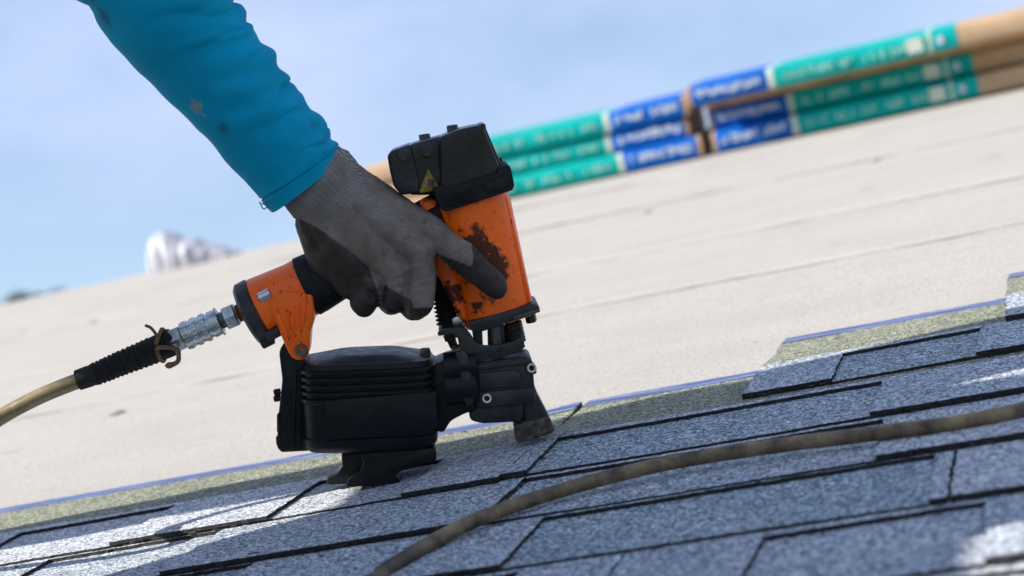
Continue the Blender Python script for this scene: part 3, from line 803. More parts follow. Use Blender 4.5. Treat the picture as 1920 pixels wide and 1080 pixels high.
# trigger and trigger valve
bm = NB(); rs = []; pth = []
p0, p1 = g(826, 520, .0), g(840, 606, .0)
for k in range(46): pth.append(p0.lerp(p1, k / 45)); rs.append(0.0098 + (0.0016 if k % 4 < 2 else -0.0008))
sweep(bm, pth, rs, 20); part('valve_boot', bm, M['rubber'])
bm = NB(); lathe(bm, g(838, 600), g(842, 622), [(0, .006), (.004, .0075), (.008, .0075), (.012, .005)], 12); part('valve_stem', bm, M['black2'])
bm = NB(); gp(bm, [(846, 596), (868, 590), (872, 604), (862, 614), (848, 612)], -0.012, 0.012, 0.002); part('valve_bracket', bm, M['steel'])
bm = NB(); gp(bm, [(806, 470), (822, 474), (826, 520), (815, 555), (806, 560), (812, 520)], -0.008, 0.008, 0.002); part('trigger', bm, M['black2'])
# work-contact bracket: two bent plates and a tab
br = [(820, 624), (834, 615), (872, 615), (882, 626), (892, 642), (908, 648), (938, 647), (965, 639), (979, 629), (985, 651), (968, 662), (940, 671), (888, 678), (872, 668), (863, 658), (858, 634), (850, 627), (822, 630)]
bm = NB(); gp(bm, br, -0.030, -0.0255, 0.0008); bk = part('contact_bracket', bm, M['black2'])
bm = NB(); gp(bm, br, 0.022, 0.0265, 0.0008); part('contact_bracket', bm, M['black2'])
bm = NB(); gp(bm, [(822, 622), (834, 616), (872, 616), (874, 620), (836, 622), (824, 628)], -0.026, 0.023, 0.0006); part('bracket_tab', bm, M['black2'])
bm = NB(); lathe(bm, g(842, 626, -.006), g(852, 652, -.006), [(0, .0062), (.006, .0062), (.0062, .0045), (.014, .004)], 6); part('adjuster_screw', bm, M['black2'])
bm = NB(); coil(bm, g(958, 606, .0), g(966, 642, .0), 0.0095, 0.0016, 6.5); part('contact_spring', bm, M['black2'])
bm = NB(); rod(bm, g(955, 600, .0), g(967, 645, .0), .0055); part('spring_guide', bm, M['black2'])
for (pts, d) in (([(884, 612), (904, 612), (906, 655), (890, 655)], .018), ([(915, 614), (945, 606), (948, 655), (916, 655)], .016)):
    bm = NB(); gp(bm, pts, -d, d, 0.002); part('guide_post', bm, M['black2'])
bm = NB(); rod(bm, g(926, 612, -.018), g(930, 650, -.018), .006); part('guide_rod', bm, M['darksteel'])
# nose block
bm = NB(); gp(bm, [(893, 682), (940, 674), (992, 670), (999, 677), (1004, 752), (984, 757), (895, 766), (884, 740), (884, 690)], -0.030, 0.030, 0.003, 3)
nb = part('nose_block', bm, M['black2'])
bm = NB(); gp(bm, [(898, 700), (966, 694), (976, 700), (978, 712), (972, 722), (960, 726), (900, 731)], -0.0335, -0.029, 0.0018); part('feed_door', bm, M['black2'], nb)
bm = NB(); gp(bm, [(892, 686), (990, 674), (992, 683), (894, 695)], -0.0325, -0.029, 0.0012); part('upper_rib', bm, M['black2'], nb)
bm = NB(); gp(bm, [(898, 736), (1003, 727), (1004, 752), (984, 757), (898, 766)], -0.0328, -0.0295, 0.0015); part('lower_rib', bm, M['black2'], nb)
bm = NB(); gp(bm, [(892, 760), (984, 752), (980, 791), (905, 795), (884, 790), (878, 778)], -0.025, 0.025, 0.003); part('lower_housing', bm, M['black2'])
def ring_bolt(x, y, dy, r):
    bm = NB(); a, b = g(x, y, dy + .004), g(x, y, dy)
    n = 20; prof = [(0, r), (.0034, r), (.004, r * .93), (.004, r * .58), (.001, r * .55)]
    lathe(bm, a, b, prof, n); bo = part('ring_bolt', bm, M['steel'])
    bm = NB(); lathe(bm, g(x, y, dy + .0035), g(x, y, dy + .0028), [(0, r * .57), (.0005, r * .57)], 14); part('bolt_socket', bm, M['black'], bo)
ring_bolt(997, 690, -0.0335, .0047); ring_bolt(913, 747, -0.0360, .0047)
bm = NB(); lathe(bm, g(986, 694, -.018), g(1004, 689, -.018), [(0, .006), (.008, .006), (.0095, .005)], 12); part('side_screw', bm, M['darksteel'])
# nose leg and dusty tip
bm = NB(); gp(bm, [(984, 752), (1004, 728), (1009, 742), (1034, 790), (1031, 797), (984, 800)], -0.016, 0.016, 0.002); part('nose_leg', bm, M['black2'])
bm = NB(); rod(bm, g(988, 740, -.013), g(996, 806, -.013), .010, 18); part('nose_tube', bm, M['black2'])
bm = NB(); gp(bm, [(964, 798), (980, 793), (1029, 784), (1036, 799), (1041, 805), (1038, 813), (1010, 822), (972, 832), (967, 822)], -0.027, 0.021, 0.003, 3)
for v_ in bm.verts: v_.co += Vector((noise.noise(v_.co * 180), noise.noise(v_.co * 180 + Vector((3, 0, 0))), noise.noise(v_.co * 180 + Vector((0, 5, 0))))) * .0012
part('nose_tip', bm, M['rust'])
# magazine: round nail canister seen from the side, ribbed above, smooth below
mag_c0, mag_c1 = g(697, 833), g(690, 663)
bm = NB()
up = (mag_c1 - mag_c0).normalized(); Lm = (mag_c1 - mag_c0).length
rt_ = DN.cross(up).normalized()
if rt_.x < 0: rt_ = -rt_
def drum(bm, prof, sq=0.40):
    rings = []
    for s, rx, ry, off in prof:
        c = mag_c0 + up * s + rt_ * off; ring = []
        for q in range(56):
            an = 2 * PI * q / 56; ca, sa = math.cos(an), math.sin(an)
            ring.append(bm.verts.new(c + rt_ * math.copysign(abs(ca) ** sq, ca) * rx + DN * math.copysign(abs(sa) ** sq, sa) * ry))
        rings.append(ring)
    for i in range(len(rings) - 1):
        for q in range(56): bm.faces.new((rings[i][q], rings[i][(q + 1) % 56], rings[i + 1][(q + 1) % 56], rings[i + 1][q]))
    bm.faces.new(rings[0][::-1]); bm.faces.new(rings[-1])
HX, HY = 0.0645, 0.050
drum(bm, [(0.000, HX - .012, HY - .012, 0), (0.0015, HX - .005, HY - .006, 0), (.005, HX - .001, HY - .002, 0), (.008, HX, HY, 0), (.0145, HX, HY, 0), (.016, HX - .0015, HY - .0016, 0), (.048, HX - .001, HY - .0014, 0), (.050, HX + .0008, HY + .0005, 0), (.053, HX + .0008, HY + .0005, 0), (.0535, HX - .001, HY - .002, 0)])
mg = part('magazine_canister', bm, M['black'])
bm = NB(); pr = []
s = .0536
for k in range(4):
    pr += [(s, HX - .003, HY - .004, 0), (s + .0030, HX - .003, HY - .004, 0), (s + .0034, HX + .0002, HY + .0004, 0), (s + .0064, HX + .0002, HY + .0004, 0), (s + .0068, HX - .003, HY - .004, 0)]; s += .0068
drum(bm, pr); part('ribbed_band', bm, M['black'])
bm = NB()
drum(bm, [(s + .0002, HX - .001, HY - .001, 0), (s + .005, HX - .004, HY - .004, 0), (s + .006, HX - .010, HY - .008, -.001), (s + .0105, HX - .032, HY - .018, .0005), (s + .0112, HX - .036, HY - .021, .0008)])
part('magazine_lid', bm, M['black'], None, 14)
bm = NB(); gp(bm, [(608, 752), (818, 734), (820, 802), (800, 812), (612, 826)], -0.0512, -0.0485, 0.0009); part('side_panel', bm, M['black'], mg)
# rear arm
bm = NB(); gp(bm, [(523, 664), (526, 651), (534, 645), (548, 650), (572, 672), (580, 690), (584, 750), (582, 846), (527, 849), (518, 838), (522, 776), (529, 712)], -0.024, 0.024, 0.003, 3)
ra = part('rear_arm', bm, M['black'])
for (x0_, x1_) in ((545, 551), (558, 563)):
    bm = NB(); gp(bm, [(x0_ + 6, 690), (x1_ + 6, 690), (x1_, 842), (x0_, 842)], -0.0275, -0.022, 0.0015); part('arm_rib', bm, M['black'], ra)
for pts in ([(519, 778), (523, 774), (527, 806), (519, 810)], [(517, 820), (526, 816), (526, 836), (518, 834)]):
    bm = NB(); gp(bm, pts, -0.0252, -0.018, 0.0006); part('latch_slot', bm, M['rubber'], ra)
bm = NB()
for yy in (734, 746): lathe(bm, g(526, yy, -.004), g(513, yy + 2, -.004), [(0, .0032), (.005, .0032), (.0065, .0026)], 10)
part('latch_pin', bm, M['black'], ra)
# throat between canister and nose
bm = NB(); gp(bm, [(800, 690), (822, 680), (860, 666), (890, 680), (894, 770), (872, 776), (845, 790), (832, 812), (800, 806)], -0.028, 0.028, 0.003, 3); th_ = part('feed_throat', bm, M['black'])
bm = NB(); rod(bm, g(833, 690, -.022), g(893, 684, -.022), .0150, 24); rod(bm, g(836, 728, -.022), g(893, 722, -.022), .0170, 24); part('hinge_barrel', bm, M['black'], th_)
bm = NB(); gp(bm, [(853, 662), (868, 656), (877, 664), (884, 700), (889, 758), (874, 764), (866, 740), (862, 700)], -0.0365, -0.024, 0.002); part('hinge_clamp', bm, M['black2'], th_)
bm = NB(); lathe(bm, g(850, 664, -.012), g(872, 656, -.012), [(0, .0075), (.011, .0075), (.012, .0065)], 14); part('hinge_pin', bm, M['brass'], th_)
bm = NB(); gp(bm, [(788, 657), (806, 656), (810, 690), (790, 690)], -0.012, 0.006, 0.0015); part('latch_button', bm, M['rust'], mg)
# shingle guide foot
bm = NB(); gp(bm, [(640, 852), (814, 840), (818, 862), (742, 884), (750, 900), (700, 906), (616, 909), (611, 906), (614, 897), (632, 889), (642, 876)], -0.006, 0.024, 0.0012); ft = part('guide_foot', bm, M['black'])
bm = NB(); gp(bm, [(678, 850), (816, 840), (819, 862), (740, 888), (752, 904), (696, 911), (654, 914), (648, 910), (654, 900), (676, 884), (682, 868)], -0.038, -0.009, 0.0012); part('foot_bracket', bm, M['black'], ft)
bm = NB(); rod(bm, g(740, 838, -.02), g(787, 834, -.02), .0055, 16); part('foot_roller', bm, M['white'], ft)
bm = NB(); rod(bm, g(722, 840, -.02), g(741, 838, -.02), .0062, 12); part('roller_shaft', bm, M['black2'], ft)

# handle
hd0, hd1 = g(486, 582), g(800, 425)
hdir = (hd1 - hd0).normalized()
def H_(s): return hd0 + hdir * s
bm = NB(); lathe(bm, H_(.050), hd1, [(0, .0285), (.001, .0300), (.010, .0295), (.030, .0272), (.09, .0250), (.15, .026), (.165, .027)], 36); part('grip', bm, M['rubber'])
bm = NB(); lathe(bm, H_(.002), hd1, [(0, .0305), (.001, .0315), (.020, .0300), (.040, .0285), (.047, .0290), (.0495, .0285)], 40); he = part('handle_end', bm, M['orange2'])
bm = NB(); gp(bm, [(498, 566), (530, 545), (586, 552), (590, 596), (582, 622), (580, 655), (576, 669), (566, 677), (551, 675), (542, 665), (533, 645), (516, 604)], -0.031, 0.004, 0.004, 3); lug = part('handle_lug', bm, M['orange2'])
for (p, q, w) in (((519, 590), (541, 640), 5), ((545, 578), (550, 618), 5), ((569, 566), (567, 612), 5)):
    bm = NB(); gp(bm, [(p[0] - w, p[1]), (p[0] + w, p[1] - 2), (q[0] + w * .6, q[1]), (q[0] - w * .6, q[1] + 2)], -0.0345, -0.026, 0.0022); part('lug_rib', bm, M['orange2'], lug)
bm = NB(); lathe(bm, g(565, 657, -.029), g(565, 657, -.037), [(0, .0062), (.004, .0062), (.0050, .0054), (.005, .0034), (.002, .0032)], 18); part('pivot_bolt', bm, M['darksteel'])
bm = NB(); lathe(bm, H_(-.014), hd1, [(0, .024), (.001, .029), (.004, .0325), (.014, .0328), (.0158, .031)], 40); ec = part('end_cap', bm, M['black2'])
for (x, y, dy, mt) in ((496, 555, -.0265, 'steel'), (462, 545, -.010, 'black2'), (500, 640, -.012, 'black2'), (512, 625, -.024, 'black2')):
    bm = NB(); p = g(x, y, dy); lathe(bm, p - hdir * .006, p + hdir * .02, [(0, .0045), (.001, .0056), (.012, .0056), (.013, .004)], 14); part('cap_bolt', bm, M[mt], ec)
# air inlet
in0, in1 = g(467, 579), g(317, 643)
idir = (in1 - in0).normalized()
bm = NB(); pr = []
for k in range(9): pr += [(k * .0014, .0090), (k * .0014 + .0007, .0083)]
lathe(bm, in0, in1, pr, 20); part('inlet_thread', bm, M['copper'])
bm = NB(); lathe(bm, in0 + idir * .0130, in1, [(0, .0112), (.001, .0122), (.011, .0122), (.012, .0112)], 6); part('hex_nut', bm, M['steel'])
bm = NB(); lathe(bm, in0 + idir * .0250, in1, [(0, .008), (.006, .008)], 16); part('inlet_plug', bm, M['darksteel'])

# ------------------------------------------------------------------ air hose on the gun
hose = thing('air_hose', at_z(-120, 940, 0.02), 'yellowed air hose with knurled steel coupler plugged into the nail gun', 'hose')
def C_(s): return in0 + idir * s
bm = NB(); lathe(bm, C_(.0292), in1, [(0, .0105), (.001, .0125), (.010, .0132), (.0105, .0118), (.013, .0118), (.0135, .0135), (.019, .0135), (.0195, .0127), (.022, .0127), (.0225, .0135), (.028, .0135), (.0285, .0127), (.031, .0127), (.0315, .0135), (.038, .0137), (.039, .0125)], 36)
cp = obj('coupler', bm, M['steel'], hose)
bm = NB()                                        # knurl: rows of small diamonds round the collar
for (s0, cnt) in ((.0395, 0), (.0300, 26), (.0435, 26), (.0455, 26), (.0530, 26), (.0550, 26), (.0620, 26), (.0640, 26)):
    r_ = .0134; uu = Vector((0, 1, 0)); uu = (uu - idir * uu.dot(idir)).normalized(); vv = idir.cross(uu)
    for q in range(cnt):
        an = 2 * PI * (q + (.5 if int(s0 * 1e4) % 3 else 0)) / cnt; d = uu * math.cos(an) + vv * math.sin(an)
        c = C_(s0 + .0010) + d * r_; tg = idir.cross(d)
        vs = [c + idir * .0013, c + tg * .0012, c - idir * .0013, c - tg * .0012]; ap = bm.verts.new(c + d * .0008)
        vv_ = [bm.verts.new(v) for v in vs]
        for z in range(4): bm.faces.new((vv_[z], vv_[(z + 1) % 4], ap))
tag(obj('knurling', bm, M['steel'], cp, smooth=None), kind='stuff')
bm = NB(); lathe(bm, C_(.0685), in1, [(0, .0118), (.0008, .0128), (.021, .0128), (.0225, .0118)], 6); obj('hex_sleeve', bm, M['steel'], hose)
pts = [C_(.085), g(312, 646), g(270, 664), g(225, 682), g(185, 699), g(146, 713)]
P = spline(pts, 10); n = len(P); bm = NB(); rr = []
for i in range(n):
    t = i / (n - 1); r = .0142 - .0042 * t
    if .42 < t < .88: r += -.0005 if (i % 3) else .0002
    rr.append(r)
sweep(bm, P, rr, 24); obj('strain_relief', bm, M['rubber'], hose)
# finer ribs along the strain relief
bm = NB()
for k in range(13):
    t = .34 + .48 * k / 12; i = int(t * (n - 1)); c = P[i]; d = (P[min(i + 1, n - 1)] - P[i - 1]).normalized()
    r = .0142 - .0042 * t
    lathe(bm, c - d * .0014, c + d * .0014, [(0, r - .0004), (.0005, r + .0006), (.0021, r + .0006), (.0026, r - .0004)], 20)
tag(obj('relief_rib', bm, M['rubber'], hose), kind='stuff')
hp = [g(160, 709), g(110, 728), g(60, 750), g(0, 783), g(-70, 832, -.02), g(-140, 890, -.06), Vector((-1.33, 1.50, .016)), Vector((-1.46, 1.38, .014)), Vector((-1.50, 1.2, .014)), Vector((-1.42, 0.9, .014)), Vector((-1.3, 0.4, .014)), Vector((-.9, 0.2, .014))]
bm = NB(); sweep(bm, spline(hp, 10), .0076, 20); obj('hose_tube', bm, M['hose'], hose)
bm = NB()
wp = [C_(.089) + Vector((0, -.0145, .004)), C_(.090) + Vector((.004, -.012, .010)), C_(.090) + Vector((.004, .0, .0155)), C_(.090) + Vector((-.002, .012, .004)), C_(.091) + Vector((-.004, .006, -.0135)), C_(.0895) + Vector((-.001, -.010, -.0115)), C_(.088) + Vector((0, -.0150, .0)), g(331, 655, -.016), g(335, 668, -.016), g(333, 678, -.016), g(322, 684, -.016), g(309, 686, -.016)]
sweep(bm, spline(wp, 6), [.0022] * 48 + [.0024] * 12 + [.0028, .0030, .0032, .0030, .0024, .0012, .0005], 8)
obj('wire_tie', bm, M['wire'], hose)
bm = NB(); sweep(bm, spline([C_(.091) + Vector((.002, -.008, .012)), C_(.091) + Vector((-.002, -.008, .020)), C_(.093) + Vector((-.006, -.007, .024))], 5), [.0015] * 10 + [.0006], 6)
obj('wire_end', bm, M['wire'], hose)

# hose lying across the foreground
fh = [(560, 1190), (640, 1120), (720, 1078), (800, 1030), (900, 980), (1050, 928), (1200, 888), (1300, 868), (1400, 852), (1500, 838), (1600, 826), (1700, 813), (1800, 800), (1920, 776), (2050, 745), (2200, 705)]
zf_ = [.011] * 4 + [.012] * 8 + [.011] * 4
P = [at_z(x, y - 8, z) for (x, y), z in zip(fh, zf_)]
P = [Vector((.6, -1.1, .014)), Vector((.2, -.6, .014)), Vector((-.35, -.25, .014)), Vector((-.75, .25, .014)), Vector((-.86, .7, .014)), Vector((-.78, 1.0, .014))] + P[1:] + [Vector((.35, 1.45, .014)), Vector((.8, 1.25, .014)), Vector((1.4, 1.3, .014))]
fo = bpy.data.objects
bm = NB(); sweep(bm, spline(P, 8), .0061, 18)
b0 = P[0]; f2 = thing('air_hose', P[8].copy(), 'grimy brown air hose lying across the shingles in the foreground', 'hose')
obj('hose_tube', bm, M['hose2'], f2)

# ------------------------------------------------------------------ worker
person = thing('person', PB, 'worker in teal sleeve and grey glove gripping the nail gun', 'person')
def V3(*a): return Vector(a)
wrist, elbow, shR, shL = g(612, 352, -.018), g(262, -75, -.03), V3(-1.0, 1.29, .80), V3(-1.2, 1.38, .89)
hipR, hipL = V3(-1.70, 1.085, .92), V3(-1.70, 1.255, .92)
knR, knL = V3(-1.68, .975, .49), V3(-1.70, 1.415, .47)
ftR, ftL = V3(-1.74, .92, .10), V3(-1.76, 1.50, .10)
neck, head = V3(-1.02, 1.35, .92), V3(-.93, 1.35, .995)
elL, wrL = V3(-1.36, 1.33, .70), V3(-1.52, 1.20, .80)
bm = NB()
for a, b, ra_, rb_ in ((V3(-1.66, 1.17, .98), V3(-1.18, 1.32, .87), .11, .11), (shR, elbow, .045, .038), (shL, elL, .045, .038), (elL, wrL, .037, .026), (V3(-1.1, 1.35, .87), head - V3(.04, 0, .02), .055, .055),
                       (hipR, knR, .052, .042), (hipL, knL, .050, .040), (knR, ftR, .04, .032), (knL, ftL, .038, .032), (elbow, wrist, .034, .025),
                       (head - V3(.035, 0, -.035), head + V3(.03, 0, -.03), .092, .080), (head + V3(.055, 0, -.075), head + V3(.07, 0, -.085), .045, .035),
                       (head + V3(.098, 0, -.02), head + V3(.112, 0, -.045), .010, .015), (head + V3(-.01, .085, -.02), head + V3(-.01, .09, -.04), .012, .009), (head + V3(-.01, -.085, -.02), head + V3(-.01, -.09, -.04), .012, .009)):
    capsule(bm, a, b, ra_, rb_)
obj('body', fuse(bm, .011, 4), M['skin'], person, 80)
for s in (-1, 1):
    bm = NB(); capsule(bm, head + V3(.088, s * .033, .005), head + V3(.089, s * .033, .005), .012, .012, 10); obj('eye', bm, M['white'], person, 80)
bm = NB(); capsule(bm, head + V3(.095, -.025, -.088), head + V3(.095, .025, -.088), .008, .008, 8); obj('mouth', bm, M['copper'], person, 80)
bm = NB()
capsule(bm, head + V3(-.045, 0, .055), head + V3(.02, 0, .05), .092, .085); capsule(bm, head + V3(-.08, 0, .0), head + V3(-.07, 0, -.04), .06, .05)
obj('hair', fuse(bm, .01, 4), M['hair'], person, 80)
bm = NB()
for a, b, ra_, rb_ in ((V3(-1.66, 1.17, .98), V3(-1.42, 1.24, .93), .14, .14), (V3(-1.42, 1.24, .93), V3(-1.18, 1.33, .87), .14, .135), (shR + V3(-.05, .05, 0), shL + V3(-.05, -.05, 0), .10, .10),
                       (shR, elbow, .072, .058), (shL, elL, .072, .056), (elL, wrL, .055, .045), (V3(-1.12, 1.35, .89), V3(-1.06, 1.35, .90), .08, .07)):
    capsule(bm, a, b, ra_, rb_)
sb = fuse(bm, .012, 3)
for v_ in sb.verts: v_.co += v_.normal * .006 * noise.noise(v_.co * 14)
obj('shirt', sb, M['shirt'], person, 80)
bm = NB()
for a, b, ra_, rb_ in ((V3(-1.72, 1.13, .97), V3(-1.72, 1.20, .97), .135, .135), (hipR, knR, .088, .070), (hipL, knL, .072, .056), (knR, ftR, .068, .062), (knL, ftL, .058, .055)):
    capsule(bm, a, b, ra_, rb_)
tb = fuse(bm, .012, 3)
for v_ in tb.verts: v_.co += v_.normal * .007 * noise.noise(v_.co * 12)
obj('trousers', tb, M['denim'], person, 80)
for f_ in (ftR, ftL):
    bm = NB(); z0 = .048
    capsule(bm, V3(f_.x - .02, f_.y, z0 + .01), V3(f_.x + .17, f_.y, z0), .048, .040); capsule(bm, V3(f_.x, f_.y, z0), V3(f_.x, f_.y, z0 + .09), .048, .048)
    bb_ = fuse(bm, .008, 3)
    for v_ in bb_.verts: v_.co.z = max(v_.co.z, .006)
    obj('boot', bb_, M['boot'], person, 80)

# right sleeve, traced rings from the hem up to past the elbow
LR = [((510, 398), (645, 291)), ((489, 374), (636, 274)), ((470, 350), (622, 256)), ((432, 312), (604, 232)), ((396, 268), (574, 190)), ((360, 232), (548, 158)), ((318, 192), (515, 112)), ((272, 146), (487, 68)), ((236, 108), (466, 42)), ((200, 66), (452, 12)), ((172, 20), (436, -22)), ((152, -25), (424, -62)), ((120, -85), (395, -135))]
Yc = np.interp(np.arange(len(LR)), [0, len(LR) - 1], [-.018, -.030])
Lp = [g(l[0], l[1], d) for (l, r), d in zip(LR, Yc)]; Rp = [g(r[0], r[1], d) for (l, r), d in zip(LR, Yc)]
Ls, Rs = spline(Lp, 16), spline(Rp, 16); NR = len(Ls); NA = 72
bm = NB(); rings = []
def sring(i, grow=0.0):
    l, r = Ls[i], Rs[i]; c = (l + r) / 2; hw = (r - l) / 2; e = hw.normalized(); R_ = hw.length
    i2 = min(i + 1, NR - 1); i1 = max(i - 1, 0)
    ax_ = ((Ls[i2] + Rs[i2]) / 2 - (Ls[i1] + Rs[i1]) / 2).normalized()
    dep = ax_.cross(e).normalized()
    if dep.y > 0: dep = -dep                       # towards the camera
    s = i / 16.0; ring = []
    for q in range(NA):
        an = 2 * PI * q / NA; ca, sa = math.cos(an), math.sin(an)
        right = max(0.0, .5 + .5 * ca)
        amp = (0.0003 + 0.0052 * right ** 2.6) * (.5 + 1.1 * abs(noise.noise((s * .45 + 9, 1.7, 0)))) * min(1, max(0, (s - 1.15) / .7)) * (.55 + .7 * abs(noise.noise((s * .9, 3.3, ca))))
        ph = s * 1.0 + 0.55 * math.sin(an * 1.0 + .4) + .9 * noise.noise((s * .7, ca * 1.2, sa * 1.2))
        fold = abs(math.sin(ph * PI * .74)); fold = 1 - (1 - fold) ** 1.8
        f2_ = noise.noise((s * 1.35, ca * 1.0 + 3, sa * 1.2 + s * .5)); f3 = noise.noise((s * 1.1, ca * 2.2, sa * 2.2 + 7))
        d = amp * (fold * 1.5 - 1.2) + .0062 * f2_ * min(1, max(0, (s - 1.1))) * (.16 + 1.0 * right) + .0010 * f3
        if .98 < s < 1.10: d -= .0016
        if s <= .98: d += .0002 + .0012 * noise.noise((ca * 2, sa * 2, 5))
        ring.append(c + e * ca * (R_ + d + grow) + dep * sa * (R_ * .88 + d + grow))
    return ring
for i in range(NR): rings.append([bm.verts.new(p) for p in sring(i)])
for i in range(NR - 1):
    for q in range(NA): bm.faces.new((rings[i][q], rings[i][(q + 1) % NA], rings[i + 1][(q + 1) % NA], rings[i + 1][q]))
inn = [bm.verts.new(p) for p in sring(0, -.0025)]; inn2 = [bm.verts.new(p) for p in sring(10, -.004)]
for q in range(NA):
    bm.faces.new((rings[0][(q + 1) % NA], rings[0][q], inn[q], inn[(q + 1) % NA])); bm.faces.new((inn[(q + 1) % NA], inn[q], inn2[q], inn2[(q + 1) % NA]))
sl = obj('shirt_sleeve', bm, M['shirt'], person, 75)
bm = NB(); sweep(bm, spline([g(501, 388, -.045), g(494, 392, -.05), g(489, 383, -.05), g(486, 378, -.05)], 4), .0006, 5)
sweep(bm, spline([g(508, 390, -.045), g(497, 384, -.052), g(490, 381, -.052)], 4), .0006, 5); obj('loose_thread', bm, M['shirt'], sl)

# right glove: palm, curled fingers round the grip, forefinger along the cylinder
H = lambda x, y, d: g(x, y, d / 1000.0)
bm = NB()
def chain(*pr):
    for (p, r), (q, s) in zip(pr[:-1], pr[1:]): capsule(bm, H(*p), H(*q), r / 1000., s / 1000., 16)
chain(((648, 345, -12), 23), ((735, 393, -20), 18), ((800, 428, -28), 14.5), ((806, 434, -31), 15.5))
chain(((635, 360, -18), 24), ((715, 425, -34), 19), ((776, 466, -40), 14.5), ((784, 472, -43), 15.2))
chain(((620, 375, -20), 24), ((685, 450, -36), 20), ((734, 500, -42), 13.5), ((742, 508, -45), 14.2))
chain(((602, 392, -16), 23), ((640, 460, -28), 21), ((690, 526, -36), 13.0), ((698, 534, -38), 13.8))
chain(((592, 420, -14), 20), ((618, 480, -18), 22), ((662, 532, -24), 16))
chain(((803, 432, -28), 15), ((838, 460, -42), 13.8), ((869, 482, -54), 15.0), ((877, 490, -55), 14.8), ((905, 515, -54), 13.6), ((930, 538, -52), 11.8))
chain(((784, 472, -43), 14.5), ((793, 518, -51), 13.4), ((783, 562, -52), 16.4), ((776, 575, -24), 14.0), ((772, 562, 10), 11.5))
chain(((742, 508, -45), 13.2), ((747, 542, -49), 12.0), ((738, 563, -45), 12.6), ((731, 569, -17), 11.6), ((728, 558, 10), 10.5))
chain(((698, 534, -38), 12.8), ((692, 556, -40), 12.6), ((683, 568, -34), 13.2), ((678, 568, -8), 11.6), ((676, 558, 10), 10))
chain(((655, 370, 14), 18), ((700, 415, 30), 16), ((745, 440, 38), 13), ((785, 450, 38), 11))
gb = fuse(bm, .0016, 3, .5)
for v_ in gb.verts:
    p = v_.co; v_.co = p + v_.normal * (.0013 * noise.noise(p * 48) + .0011 * abs(noise.noise(Vector((p.x * 30 + p.z * 70, p.y * 40, p.z * 30 - p.x * 50)))) - .0004 + .0004 * noise.noise(p * 170))
gb.normal_update()
KN = [H(806, 432, -46), H(784, 468, -58), H(742, 505, -58), H(698, 532, -52)]; PIP = H(872, 480, -66)
idir_ = (H(905, 515, -54) - H(838, 460, -42)).normalized()
MT = [(H(648, 345, -12), KN[0]), (H(635, 360, -18), KN[1]), (H(620, 375, -20), KN[2]), (H(602, 392, -16), KN[3])]
GR = [(H(768, 500, -58), H(757, 590, -50)), (H(722, 528, -56), H(709, 590, -44)), (H(800, 458, -45), H(812, 500, -40)), (H(668, 520, -44), H(700, 556, -48))]
for v_ in gb.verts:
    p = v_.co; fr = max(0.0, -v_.normal.dot(DN))
    if fr <= 0: continue
    up_ = 0.0
    for k_ in KN: up_ += .0030 * math.exp(-((p - k_).length / .0085) ** 2)
    for k1, k2 in zip(KN[:-1], KN[1:]): up_ -= .0026 * math.exp(-((p - (k1 + k2) / 2).length / .0065) ** 2)
    t_ = (p - PIP).dot(idir_)
    if abs(t_) < .016 and (p - PIP).length < .030: up_ += .0011 * math.sin(t_ * 2 * PI / .0062) * (1 - abs(t_) / .016)
    for kk in (H(783, 520, -60), H(745, 535, -58), H(690, 545, -50)):
        q_ = p - kk
        if q_.length < .022: up_ += .0009 * math.sin(q_.z * 2 * PI / .0075) * (1 - q_.length / .022)
    for ga, gb2 in GR:
        ab = gb2 - ga; tt = min(1, max(0, (p - ga).dot(ab) / ab.length_squared)); q_ = p - (ga + ab * tt); q_ = q_ - DN * q_.dot(DN)
        up_ -= .0050 * math.exp(-(q_.length / .0036) ** 2) * min(1, .25 + 1.2 * tt)
    v_.co = p + v_.normal * up_ * fr
heel = [(545, 400), (590, 424), (632, 451), (665, 478), (693, 502), (706, 543), (716, 585)]
def heel_side(x, y):
    if x > 718 or x < 540: return x < 540
    for (xa, ya), (xb, yb_) in zip(heel[:-1], heel[1:]):
        if xa <= x <= xb: return y > ya + (yb_ - ya) * (x - xa) / (xb - xa)
    return y > 585
gb.normal_update()
cv = []
for v_ in gb.verts:
    c = v_.co; x, y = px_of(c); w = 4 * noise.noise(c * 120)
    coat = heel_side(x + w, y + w)
    if x > 816 and y > 440: coat = coat or (y + w > 474 + (x - 816) * .40) or x + 2 * w > 884
    if 718 < x < 822 and y > 500: coat = coat or (y + w > 566 - max(0, 775 - x) * .62 and x < 774) or y + w > 578
    if v_.normal.dot(DN) > .35 and (c - GP).dot(DN) > -.03: coat = True
    cv.append(1.0 if coat else 0.0)
cv = np.array(cv); ed = np.array([[e.verts[0].index, e.verts[1].index] for e in gb.edges])
deg = np.bincount(ed.ravel(), minlength=len(cv))
for _ in range(10):
    acc = np.zeros(len(cv)); np.add.at(acc, ed[:, 0], cv[ed[:, 1]]); np.add.at(acc, ed[:, 1], cv[ed[:, 0]])
    cv = .5 * cv + .5 * acc / np.maximum(deg, 1)
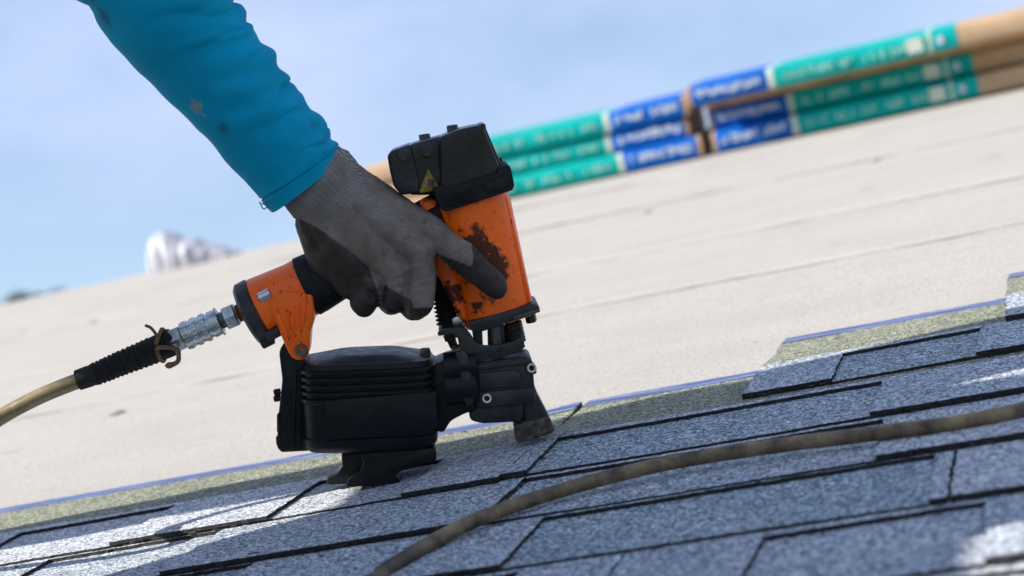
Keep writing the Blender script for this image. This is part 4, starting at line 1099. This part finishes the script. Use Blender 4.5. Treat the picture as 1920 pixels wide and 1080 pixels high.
glove = obj('glove', gb, M['glove'], person, 80)
at_ = glove.data.attributes.new('coat', 'FLOAT', 'POINT'); at_.data.foreach_set('value', cv.astype(np.float32))
# knitted cuff with its rolled edge
bm = NB(); pth = [g(570, 318, -.018), g(590, 336, -.018), g(602, 346, -.018), g(614, 356, -.018), g(628, 370, -.018), g(644, 386, -.019), g(660, 400, -.02)]
rad = [(.030, .036), (.0335, .0392), (.0350, .0412), (.0338, .0392), (.0306, .0356), (.0292, .0347), (.0260, .0310)]
P = spline(pth, 6); ii = np.linspace(0, len(rad) - 1, len(P)); rad2 = [(float(np.interp(t, range(len(rad)), [r[0] for r in rad])), float(np.interp(t, range(len(rad)), [r[1] for r in rad]))) for t in ii]
def rib(q, p, i, a):
    d = (q - p); return p + d * (1 + .010 * math.sin(a * 46) + .012 * noise.noise(q * 40))
sweep(bm, P, rad2, 184, fn=rib)
obj('glove_cuff', bm, M['cuffknit'], glove, 80)
# left glove resting on the knee
bm = NB()
def cp2(a, b, r, s): capsule(bm, a, b, r, s, 12)
pl = V3(-1.555, 1.17, .81)
cp2(wrL, pl, .030, .032)
for k, (dy_, ln) in enumerate(((-.033, .075), (-.011, .085), (.011, .08), (.032, .065))):
    k0 = pl + V3(-.03, dy_, .004); k1 = k0 + V3(-.035, dy_ * .2, -.012); k2 = k1 + V3(-.015, 0, -.028)
    cp2(pl + V3(0, dy_ * .6, 0), k0, .018, .0125); cp2(k0, k1, .0125, .011); cp2(k1, k2, .011, .0095)
cp2(pl + V3(.01, -.03, 0), pl + V3(-.005, -.058, -.012), .014, .012); cp2(pl + V3(-.005, -.058, -.012), pl + V3(-.025, -.066, -.03), .012, .010)
obj('glove', fuse(bm, .003, 4), M['knit'], person, 80)

# ------------------------------------------------------------------ pitch the whole place
for o in ROOTS:
    o.matrix_world = R4 @ (Matrix.Translation(o.location) @ o.rotation_euler.to_matrix().to_4x4())
bpy.context.view_layer.update()
S.render.engine = 'CYCLES'
S.cycles.use_denoising = True
S.cycles.max_bounces = 6
